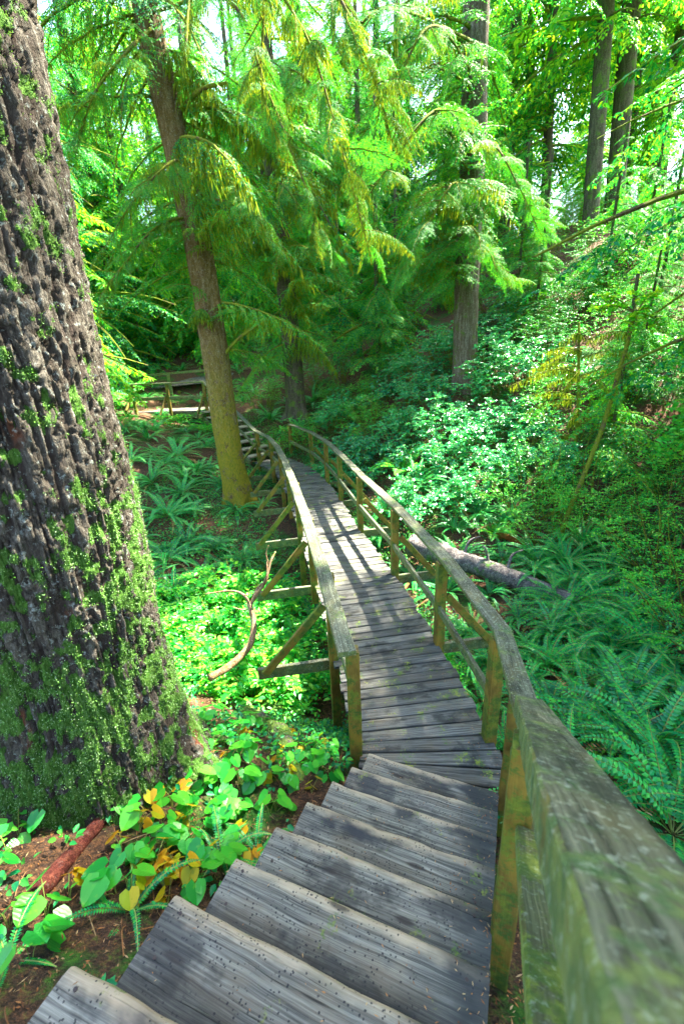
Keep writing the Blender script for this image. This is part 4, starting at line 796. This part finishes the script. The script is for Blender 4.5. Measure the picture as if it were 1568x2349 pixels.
for px, py in [(300, 2090), (510, 1985), (590, 1960), (30, 2230), (330, 1790)]:
    put('small_fern', FERNS, px, py, 'fern', 'small dark fern with stiff fronds', 'small ferns beside the stairs', s=rng.uniform(.7, 1.0))
def scatter(n, x0, x1, y0, y1, d, fn, tries=40):
    c = 0
    for _ in range(n*tries):
        if c >= n: break
        x, y = rng.uniform(x0, x1), rng.uniform(y0, y1)
        if free(x, y, d): fn(x, y); TAKEN.append((x, y, d)); c += 1
for x, y, d in [(-1.85, 2.45, .75), (-2.7, 11, .5), (3.96, 14, .5), (-1.55, 17, .5), (-6.3, 17.6, 1.3), (-3.6, 15.8, .9), (.3, 1.2, 1.3), (-6.8, 20.6, .9), (.6, .4, 1.3)]: TAKEN.append((x, y, d))
def sal(x, y):
    if rng.random() < .22: return huc(x, y)
    plant('salal_shrub', SALAL[rng.integers(3)], (x, y), 'shrub', 'glossy dark leaved salal shrub', 'salal shrubs on the far bank', s=rng.uniform(.8, 1.3))
def huc(x, y): plant('huckleberry_shrub', HUCK[rng.integers(3)], (x, y), 'shrub', 'fine leaved huckleberry shrub', 'huckleberry shrubs under the trees', s=rng.uniform(.8, 1.4))
def smb(x, y): plant('salmonberry_plant', SALMON[rng.integers(2)], (x, y), 'plant', 'light green low leafy plant', 'leafy plants in the gully', s=rng.uniform(.8, 1.7))
def fer(x, y): plant('sword_fern', FERN[rng.integers(4)], (x, y), 'fern', 'arching green sword fern', FG, s=rng.uniform(.7, 1.1))
scatter(60, -.5, 6.5, 11.5, 17, .40, sal)
scatter(26, 1.6, 5, 9.6, 12, .36, sal)
scatter(34, 4.2, 9.5, 6.0, 12, .45, huc)
scatter(26, 5.5, 13, 11, 19, .6, huc)
scatter(10, 4.0, 7, 3.6, 6.6, .42, huc)
scatter(14, 2.6, 6, 4, 7, .36, fer)
scatter(44, -3.4, -.7, 4.3, 7.4, .22, smb)
scatter(16, 1.4, 4.2, 2.2, 6.2, .3, fer)
scatter(5, .6, 3.2, 3.4, 6.0, .3, smb)
scatter(14, -4.5, -2.9, 5.5, 9, .4, fer)
scatter(18, -7, -3.3, 9.5, 16, .45, fer)
scatter(16, -8.5, -4, 18.6, 22.5, .45, fer)
scatter(10, -9, -6.5, 12.5, 16.5, .6, huc)
scatter(40, -10, 10, 18.5, 30, .8, huc)
scatter(26, 6, 20, 17, 34, .9, huc)
MAPLE = shrub_mesh('leafy_maple', 560, 3.3, 1.5, 26, 170, (.095, .062), 'berry', .9)
for x, y in ((7.0, 8.2), (8.3, 9.6)): plant('leafy_maple', MAPLE, (x, y), 'bush', 'tall bright broad leaved bush', 'tall bushes at the right edge'); TAKEN.append((x, y, .6))
scatter(20, -8.6, -4.3, 13.8, 16.9, .34, fer)
scatter(14, -8.6, -4.0, 18.7, 20.2, .3, smb)
scatter(12, -9.5, -4.2, 15, 17.2, .25, smb)
scatter(10, -4.2, -1.2, 4.4, 8.5, .35, huc)
scatter(24, 1.7, 5.5, 1.4, 4.6, .30, fer)
scatter(30, -3, 1, 14.8, 22, .5, huc)
scatter(24, -2.2, 2.5, 12.5, 17, .42, fer)
scatter(14, 1.5, 5.5, 7.0, 10.5, .38, fer)
scatter(50, -16, 16, 22, 42, 1.0, huc)
scatter(30, 8, 19, 16, 26, .7, huc)
scatter(8, -9.5, -7.6, 14.5, 19, .5, smb)
# ------------------------------------------------------------------ foreground heart-leaved plants
def heart_leaf(L):
    """heart outline from midrib to margin, cupped; local x = length, z = up"""
    t = np.linspace(0, 1, 8); w = .60*np.sin(np.pi*np.clip(t, 0, 1)**.56)**.62*(1-.12*t); w[0] = .16; bx = np.where(t < .45, -.20*np.cos(np.pi*.5*t/.45), 0)
    V, F = [], []
    for s in (1, -1):
        b = len(V)
        for k in range(8):
            V.append((t[k], 0, -.10*t[k]**2)); V.append((t[k]+bx[k]*.5+.02, s*w[k]*.55, .05-.10*t[k]**2)); V.append((t[k]+bx[k], s*w[k], .07-.10*t[k]**2))
        for k in range(7):
            for c in (0, 1):
                f = (b+k*3+c, b+(k+1)*3+c, b+(k+1)*3+c+1, b+k*3+c+1); F.append(f if s > 0 else f[::-1])
    return np.array(V)*L, np.array(F)
def heart_plant(seed, n, yellow):
    r = np.random.default_rng(seed); g = GEO(); st_ = GEO()
    for k in range(n):
        az = r.uniform(0, 6.283); ht_ = r.uniform(.07, .2); ou = r.uniform(.03, .12)
        tip = np.array([math.cos(az)*ou, math.sin(az)*ou, ht_]); c = curve([(0, 0, -.02), tip*np.array([.3, .3, .6]), tip], 7); V, F = tube(c, .0025, 4, False); g.add(V, F, 1)
        V, F = heart_leaf(r.uniform(.085, .14)); m = rotz(az+r.uniform(-.5, .5))@roty(r.uniform(.1, .8)); rx = r.uniform(-.4, .4); V = V@np.array([[1, 0, 0], [0, math.cos(rx), -math.sin(rx)], [0, math.sin(rx), math.cos(rx)]]).T
        g.add(V@m.T+tip, F, 2 if r.random() < yellow else 0, None, True)
    return g.mesh('heart_leaf_plant', ['heart', 'stemgreen', 'heart_yellow'])
HP = [heart_plant(600+i, n, y) for i, (n, y) in enumerate([(3, 0), (4, .15), (2, 0), (3, .5), (4, .9)])]
pl = [(60, 1695, 2), (20, 1835, 0), (45, 1900, 1), (100, 1870, 2), (255, 1760, 0), (300, 1770, 1), (290, 1835, 0), (375, 1770, 1), (380, 1720, 0), (395, 1690, 1), (420, 1665, 0), (350, 1810, 4), (460, 1640, 1), (490, 1620, 0), (530, 1600, 1), (560, 1610, 0), (570, 1650, 1), (545, 1680, 0), (580, 1700, 0), (430, 1790, 3), (450, 1780, 1), (500, 1790, 3), (545, 1740, 0), (550, 1790, 1), (520, 1800, 0), (510, 1850, 0), (535, 1870, 1), (620, 1855, 2), (640, 1745, 3), (715, 1730, 0), (745, 1715, 2), (320, 1895, 4), (340, 1870, 0), (370, 1880, 1), (360, 1930, 0), (420, 1910, 4), (435, 1925, 1), (320, 1960, 1), (355, 1985, 4), (560, 1930, 0), (575, 1945, 3), (400, 2000, 4), (440, 2010, 4), (490, 1990, 1), (270, 2035, 0), (110, 2090, 1), (165, 2060, 3), (75, 2150, 0), (20, 2110, 1), (80, 2200, 2), (20, 1960, 0), (0, 2020, 1), (300, 2050, 4), (30, 1800, 0), (35, 1440, 2), (380, 2040, 3), (470, 1880, 0), (395, 1830, 1), (480, 1700, 1), (440, 1710, 0), (600, 1780, 2)]
for px, py, k in pl:
    if (px, py) == (35, 1440): continue
    put('heart_leaf_plant', HP[k], px, py+22, 'plant', ['broad green heart leaf plant', 'broad green heart leaf plant', 'broad green heart leaf plant', 'half yellowed heart leaf plant', 'wilted orange heart leaf plant'][k], 'heart leaved plants beside the stairs', s=rng.uniform(.62, .95), tilt=True)
for _ in range(110):
    x, y = rng.uniform(-1.35, -.1), rng.uniform(1.1, 3.3)
    al_ = (np.array([x, y])-np.array([.55, 2.4]))@np.array([.898, -.444])
    if al_ > -.72 or (x+1.85)**2+(y-2.45)**2 < .66: continue
    k = rng.choice([0, 0, 1, 1, 2, 2, 3, 3, 4]); plant('heart_leaf_plant', HP[k], (x, y), 'plant', ['broad green heart leaf plant', 'broad green heart leaf plant', 'broad green heart leaf plant', 'half yellowed heart leaf plant', 'wilted orange heart leaf plant'][k], 'heart leaved plants beside the stairs', s=rng.uniform(.5, .8))
# labels for the repeats: kind, then the landmark they grow by
def label_all():
    for (desc, cat), L in PL.items():
        by = {}
        for o, x, y in L:
            k = min(range(len(LM)), key=lambda i: (LM[i][1][0]-x)**2+(LM[i][1][1]-y)**2); by.setdefault(k, []).append((math.hypot(LM[k][1][0]-x, LM[k][1][1]-y), o))
        for k, q in by.items():
            q.sort(key=lambda a: a[0])
            if len(q) == 1: q[0][1]['label'] = f'{desc} by the {LM[k][0]}'; continue
            for i, (d, o) in enumerate(q):
                o['label'] = f'{desc}, {ORD[i]} to the {LM[k][0]}' if i < 20 else f'{desc}, among the outermost {cat}s around the {LM[k][0]}'
label_all()
bgs = sorted([(proj(np.array(t.location)+np.array([0, 0, 2.0]))[0], t) for t, s in BGT if not s]); sms = sorted([(proj(np.array(t.location)+np.array([0, 0, 1.0]))[0], t) for t, s in BGT if s])
WORDS = 'first second third fourth fifth sixth seventh eighth ninth tenth eleventh twelfth thirteenth fourteenth fifteenth sixteenth seventeenth eighteenth nineteenth twentieth'.split()+['twenty-'+w for w in 'first second third fourth fifth sixth seventh eighth ninth'.split()]+['thirtieth', 'thirty-first', 'thirty-second', 'thirty-third', 'thirty-fourth', 'thirty-fifth', 'thirty-sixth', 'thirty-seventh', 'thirty-eighth', 'thirty-ninth', 'fortieth', 'forty-first', 'forty-second', 'forty-third', 'forty-fourth', 'forty-fifth', 'forty-sixth', 'forty-seventh', 'forty-eighth', 'forty-ninth', 'fiftieth']+['fifty-'+w for w in 'first second third fourth fifth sixth seventh eighth ninth'.split()]
mds = sorted([(proj(np.array(t.location)+np.array([0, 0, 2.0]))[0], t) for t in MIDT])
for L, nm, gr in ((mds, 'feathery green hemlock', 'hemlocks around the gully'), (bgs, 'tall distant conifer', 'background conifers'), (sms, 'young low conifer', 'young conifers of the understory')):
    n = len(L)
    for i, (x, t) in enumerate(L):
        s = f'{WORDS[i]} from the left' if i < n/2 else (f'{WORDS[n-1-i]} from the right' if n-1-i else 'furthest to the right')
        if i == 0: s = 'furthest to the left'
        tag(t, f'{nm} around the gully, {s} of its kind', 'tree', gr)  # hemlock labels also cover the added shade trees outside the view
# ------------------------------------------------------------------ single pieces
def limb(g, pts, r0, r1, n=24, seg=10, rough=.15, seed=0, mi=0):
    V, F = tube(curve(pts, n), np.linspace(r0, r1, n), seg, True, rough, seed, 14); g.add(V, F, mi, None, True)
lg = GEO(); a, b = np.array([1.45, 8.5, -.72]), np.array([3.95, 6.15, -.92])
limb(lg, [a, (a+b)/2+np.array([0, 0, .05]), b], .23, .13, 60, 26, .2, 3)
log = link('fallen_log', lg.mesh('fallen_log', 'log')); tag(log, 'grey barked fallen log lying beyond the right handrail', 'log')
for q in ((.35, .3), (.6, .28), (.5, -.1)):
    c = a+(b-a)*q[0]; s = GEO(); limb(s, [c+[0, 0, .15], c+[q[1]*.4, .1, .42], c+[q[1]*1.1, .12, .5]], .035, .012, 8, 6); link('branch_stub', s.mesh('branch_stub', 'log'), log)
ro = GEO(); limb(ro, [(2.45, 10.1, -.22), (2.75, 9.7, -.36), (3.05, 9.3, -.66)], .16, .09, 16, 12, .5, 4); tag(link('rotten_log', ro.mesh('rotten_log', 'rotten')), 'broken orange rotten log end on the right bank among ferns', 'log')
ro = GEO(); p = ground_hit(1175, 1245); limb(ro, [p+[-.25, .25, .15], p+[0, 0, .1], p+[.3, -.3, .0]], .10, .07, 16, 10, .5, 5); tag(link('rotten_wood', ro.mesh('rotten_wood', 'rotten')), 'orange piece of rotten wood above the fallen grey log', 'wood')
# leaning mossy stem with bright leaves
t = tag(link('leaning_sapling', None, loc=(4.3, 8, -.6)), 'thin mossy stem leaning right with bright yellow green leaves on top', 'tree'); o3 = np.array([4.3, 8, -.6])
g = GEO(); limb(g, [(0, 0, -.1), (.12, 0, .6), (.5, 0, 2.1), (.66, 0, 3.1), (.80, 0, 4.25)], .048, .028, 50, 10, .3, 2)
pts = curve([(0, 0, -.1), (.12, 0, .6), (.5, 0, 2.1), (.66, 0, 3.1), (.80, 0, 4.25)], 400); k = rng.integers(0, 400, 2600); dr = nrm(rng.standard_normal((2600, 3)))
V, F = leaves(pts[k]+dr*.035, dr+[0, 0, -.3], nrm(rng.standard_normal((2600, 3))), rng.uniform(.012, .035, 2600), .010); g.add(V, F, 1); link('trunk', g.mesh('trunk', ['twig', 'hang_moss']), t)
g = GEO(); P, D, N = [], [], []
for q in range(12):
    e = np.array([.80, 0, 4.2])+np.array([rng.uniform(-.65, .8), rng.uniform(-.6, .6), rng.uniform(-.45, .4)]); c = curve([(.80, 0, 4.2), (np.array([.8, 0, 4.2])+e)/2+[0, 0, .1], e], 14); V, F = tube(c, np.linspace(.012, .004, 14), 4, False); g.add(V, F, 1)
    P.append(c[4:]); D.append(rng.standard_normal((10, 3))*[1, 1, .4]); N.append(np.array([0, 0, 1])+rng.standard_normal((10, 3))*.4)
    P.append(c[4:]); D.append(rng.standard_normal((10, 3))*[1, 1, .4]); N.append(np.array([0, 0, 1])+rng.standard_normal((10, 3))*.4)
P, D, N = map(np.concatenate, (P, D, N)); V, F = leaves2(P, D, N, rng.uniform(.07, .15, len(P)), rng.uniform(.05, .1, len(P))); g.add(V, F, 0); link('foliage', g.mesh('foliage', ['yleaf', 'twig']), t)
# dead mossy sapling with layered hanging twigs
t = tag(link('mossy_snag', None, loc=(5.6, 10.2, .4)), 'dead sapling draped with yellow green moss strands right of the salal bank', 'tree')
g = GEO(); limb(g, [(0, 0, -.2), (-.05, 0, 1.2), (-.3, 0, 3.2)], .06, .025, 20, 8); link('trunk', g.mesh('trunk', 'twig'), t)
for q in range(20):
    z = rng.uniform(.7, 3.0); az = rng.uniform(2.0, 5.2) if q % 3 else rng.uniform(0, 6.28); ln = rng.uniform(.7, 1.7); e = np.array([math.cos(az)*ln, math.sin(az)*ln, z+rng.uniform(-.4, .15)])
    g = GEO(); c = curve([(-.15, 0, z), (e+[0, 0, z])/2*np.array([1, 1, 1])+[0, 0, .08], e], 24); c[:, 2] = np.linspace(z, e[2], 24)+.1*np.sin(np.linspace(0, 3.14, 24)); V, F = tube(c, np.linspace(.016, .006, 24), 5, False); g.add(V, F, 0)
    m = 150; k = rng.integers(2, 24, m); V, F = leaves(c[k]+rng.standard_normal((m, 3))*.015, np.stack([.12*rng.standard_normal(m), .12*rng.standard_normal(m), -np.ones(m)], 1), nrm(rng.standard_normal((m, 3))), rng.uniform(.05, .22, m), .014); g.add(V, F, 1)
    link('branch', g.mesh('branch', ['twig', 'hang_moss']), t)
# twisted bare branch in the gully
g = GEO(); B = lambda x, y, D: at_y(x, y, D)
limb(g, [B(480, 1555, 4.3), B(530, 1525, 4.5), B(572, 1480, 4.7), B(582, 1430, 4.9), B(572, 1385, 5.0)], .050, .036, 34, 10, .12)
limb(g, [B(572, 1390, 5.0), B(588, 1362, 5.05), B(608, 1335, 5.1), B(620, 1290, 5.2), B(632, 1265, 5.3)], .033, .010, 24, 8, .2)
limb(g, [B(573, 1388, 5.0), B(560, 1365, 5.0), B(530, 1355, 5.1), B(470, 1362, 5.1)], .024, .008, 20, 7, .2)
limb(g, [B(598, 1350, 5.07), B(612, 1318, 5.1), B(612, 1285, 5.2)], .018, .006, 14, 6, .2); limb(g, [B(606, 1338, 5.1), B(596, 1342, 5.1), B(578, 1368, 5.05)], .014, .01, 10, 6, .2)
limb(g, [B(618, 1300, 5.2), B(610, 1270, 5.2), B(616, 1250, 5.2)], .012, .004, 10, 5, .2); limb(g, [B(580, 1395, 5.0), B(555, 1398, 5.0), B(535, 1392, 5.0)], .014, .005, 10, 5, .2)
tag(link('dead_branch', g.mesh('dead_branch', 'deadwood')), 'twisted bare reddish branch forking upward in the gully left of the boardwalk', 'branch')
def on_ground(px, py, up=.0): p = ground_hit(px, py); return p+np.array([0, 0, up])
g = GEO(); limb(g, [on_ground(60, 2105, .05), on_ground(160, 1990, .06), on_ground(240, 1900, .07), on_ground(310, 1830, .07), on_ground(370, 1740, .08), on_ground(440, 1635, .08)], .042, .028, 50, 12, .3, 6)
tag(link('fallen_branch', g.mesh('fallen_branch', 'redwood_stick')), 'thick red barked stick lying among heart leaves beside the big trunk', 'branch')
def stone(name, label, cat, pts, r0, r1, mat, seed):
    g = GEO(); limb(g, pts, r0, r1, 30, 26, .35, seed)
    V, F, _ = g.arr(); k = rng.integers(0, len(V), 5200); p = V[k]; p = p[p[:, 2] > np.min(V[:, 2])+.3*(np.max(V[:, 2])-np.min(V[:, 2]))]; p = p[n2(p[:, 0]*6, p[:, 1]*6, 31) > .47]; p = p+rng.standard_normal(p.shape)*.008
    Vm, Fm = leaves(p, rng.standard_normal(p.shape)*.6+[0, 0, .8], nrm(rng.standard_normal(p.shape)), rng.uniform(.012, .03, len(p)), .009)
    o = link(name, g.mesh(name, mat)); link('moss', mesh('moss', Vm, Fm, 'mossleaf'), o); tag(o, label, cat); return o
stone('mossy_root', 'mossy root hump ending in a dark blunt tip beside the stair foot', 'root', [on_ground(560, 1640, -.02), on_ground(640, 1690, .03), on_ground(670, 1760, .02), on_ground(690, 1800, -.04)], .12, .05, 'mossrock', 8)
stone('mossy_boulder', 'low moss covered boulder at the foot of the near left end post', 'rock', [on_ground(610, 1625, -.05), on_ground(680, 1660, -.03), on_ground(770, 1690, -.08)], .13, .11, 'mossrock', 9)
# thin fallen sticks
for i, (a, b, c, lab) in enumerate([((0, 1960), (60, 1945), (260, 1830), 'thin grey fallen stick lying left of the red barked stick'), ((250, 1840), (290, 1810), (400, 1740), 'short brown fallen stick crossing the red barked stick'), ((0, 2050), (90, 1985), (230, 1880), 'long dark fallen stick parallel to the red barked stick'), ((620, 1560), (600, 1640), (560, 1700), 'pale bent stick leaning beside the mossy boulder')]):
    g = GEO(); limb(g, [on_ground(*a, .02), on_ground(*b, .03), on_ground(*c, .02)], .012, .006, 20, 6, .3, i); tag(link('fallen_stick', g.mesh('fallen_stick', 'deadwood' if i % 2 else 'bark')), lab, 'stick')
# ------------------------------------------------------------------ countless small growth
def cover():
    n = 46000; xy = np.concatenate([np.stack([rng.uniform(-5, 7, n), rng.uniform(2.4, 18, n)], 1), np.stack([rng.uniform(-3.5, 4.5, n//2), rng.uniform(2.6, 6, n//2)], 1), np.stack([rng.uniform(-3, 0, 1500), rng.uniform(.6, 2.6, 1500)], 1)])
    dens = n2(xy[:, 0]*.9, xy[:, 1]*.9, 77); keep = dens+.25*rng.random(len(xy)) > .60; xy = xy[keep]
    sd = np.array([.126, .255])/.284
    d = (xy-np.array([.55, 2.4])); al = d@-sd; ac = d@np.array([sd[1], -sd[0]]); xy = xy[~((al > -.6) & (np.abs(ac) < .62))]
    xy = xy[~((xy[:, 0] > 1.1) & (xy[:, 1] < 6) & (rng.random(len(xy)) < .8))]; xy = xy[~((xy[:, 1] < 3.8) & (xy[:, 0] > -2.4) & (xy[:, 0] < .3) & (rng.random(len(xy)) < .85))]
    z = gz(xy[:, 0], xy[:, 1]); p = np.c_[xy, z]; P, D, N, L = [], [], [], []
    for k in range(4):
        h = rng.uniform(.01, .13, len(p)); a = rng.uniform(0, 6.28, len(p)); P.append(p+np.stack([np.cos(a)*.03, np.sin(a)*.03, h], 1)); D.append(np.stack([np.cos(a), np.sin(a), rng.uniform(-.3, .4, len(p))], 1)); N.append(np.array([0, 0, 1])+rng.standard_normal((len(p), 3))*.4); L.append(rng.uniform(.025, .06, len(p)))
    P, D, N, L = map(np.concatenate, (P, D, N, L)); V, F = leaves2(P, D, N, L, L*.6); tag(link('ground_cover', mesh('ground_cover', V, F, 'cover')), 'low leafy ground cover and moss carpeting the gully floor', 'ground cover', None, 'stuff')
cover()
def litter():
    n = 26000; xy = np.stack([rng.uniform(-3, 3, n), rng.uniform(.5, 5.5, n)], 1); xy = np.concatenate([xy, np.stack([rng.normal(-2.3, .8, 7000), rng.normal(9.6, .9, 7000)], 1)])
    sd = np.array([.126, .255])/.284; d = xy-np.array([.55, 2.4]); al = d@-sd; ac = d@np.array([sd[1], -sd[0]]); xy = xy[~((al > -.2) & (np.abs(ac) < .5))]
    p = np.c_[xy, gz(xy[:, 0], xy[:, 1])+rng.uniform(.002, .02, len(xy))]; a = rng.uniform(0, 6.28, len(p)); D = np.stack([np.cos(a), np.sin(a), rng.uniform(-.25, .25, len(p))], 1)
    V, F = leaves(p, D, np.array([0, 0, 1])+rng.standard_normal(p.shape)*.35, rng.choice([.015, .02, .035], len(p))*rng.uniform(.6, 1.4, len(p)), rng.uniform(.002, .008, len(p))); g = GEO(); g.add(V, F)
    # needles and flecks lying on the treads and the deck
    P, D = [], []
    for k in range(9):
        ax = TR[k]-TL[k]; bk = nrm(np.array([ax[1], -ax[0]])); m = 60; u = np.r_[rng.random(m//2), 1-.25*rng.random(m//2)**2]; w = rng.uniform(.02, .28, m); P.append(np.c_[TL[k]+ax*u[:, None]+bk*w[:, None], np.full(m, .17*(k+1)+.006)]); a = rng.uniform(0, 6.28, m); D.append(np.stack([np.cos(a), np.sin(a), 0*a], 1))
    m = 420; k = rng.integers(0, 1000, m); u = rng.choice([0, 1], m)*.8+rng.random(m)*.2; P.append(np.c_[ledge[k]+(redge[k]-ledge[k])*u[:, None], np.full(m, .009)]); a = rng.uniform(0, 6.28, m); D.append(np.stack([np.cos(a), np.sin(a), 0*a], 1))
    P, D = np.concatenate(P), np.concatenate(D); V, F = leaves(P, D, np.tile([0, 0, 1.0], (len(P), 1)), rng.uniform(.008, .022, len(P)), rng.uniform(.002, .005, len(P))); g.add(V, F)
    for k in range(90):     # dry arching stems
        x, y = rng.uniform(-1.9, -.1), rng.uniform(.5, 3.0)
        if y < 1.0-x*.9-1.0+.35: pass
        a = rng.uniform(0, 6.28); l = rng.uniform(.10, .3); dx, dy = math.cos(a)*l, math.sin(a)*l
        al_ = (np.array([x, y])-np.array([.55, 2.4]))@np.array([sd[1], -sd[0]])
        if abs(al_) < .75: continue
        V, F = tube(curve([(x, y, G1(x, y)+.005), (x+dx*.5, y+dy*.5, G1(x+dx*.5, y+dy*.5)+rng.uniform(.01, .09)), (x+dx, y+dy, G1(x+dx, y+dy)+.01)], 7), .0022, 4, False); g.add(V, F)
    tag(link('leaf_litter', g.mesh('leaf_litter', 'litter')), 'orange brown needles and leaf scraps scattered over soil and steps', 'litter', None, 'stuff')
litter()
# ------------------------------------------------------------------ light
SUN = nrm(np.array([.62, .45, 1.08])); el = math.asin(SUN[2]); azm = math.atan2(SUN[0], SUN[1])
sl = bpy.data.lights.new('sun', 'SUN'); sl.energy = 5.0; sl.angle = R(.5); sl.color = (1, .93, .80); so = bpy.data.objects.new('sun', sl); COL.objects.link(so)
so.rotation_euler = Vector(-SUN).to_track_quat('-Z', 'Y').to_euler(); so.location = Vector(SUN*60)
w = bpy.data.worlds.new('World'); sc.world = w; w.use_nodes = True; nt = w.node_tree; bg = nt.nodes['Background']
sky = nt.nodes.new('ShaderNodeTexSky'); sky.sky_type = 'NISHITA'; sky.sun_disc = False; sky.sun_elevation = el; sky.sun_rotation = azm; sky.air_density = 1.0; sky.dust_density = 2.0
nt.links.new(sky.outputs[0], bg.inputs[0]); bg.inputs[1].default_value = .10
vs = sc.view_settings; vs.view_transform = 'Standard'; vs.look = 'None'; vs.gamma = 1; vs.exposure = 3.75; vs.use_curve_mapping = False
cy = sc.cycles; cy.max_bounces = 7; cy.diffuse_bounces = 3; cy.glossy_bounces = 2; cy.transmission_bounces = 4; cy.transparent_max_bounces = 4; cy.use_denoising = True; cy.sample_clamp_indirect = 6; cy.caustics_reflective = False; cy.caustics_refractive = False
try: cy.use_adaptive_sampling = True; cy.adaptive_threshold = .02
except Exception: pass
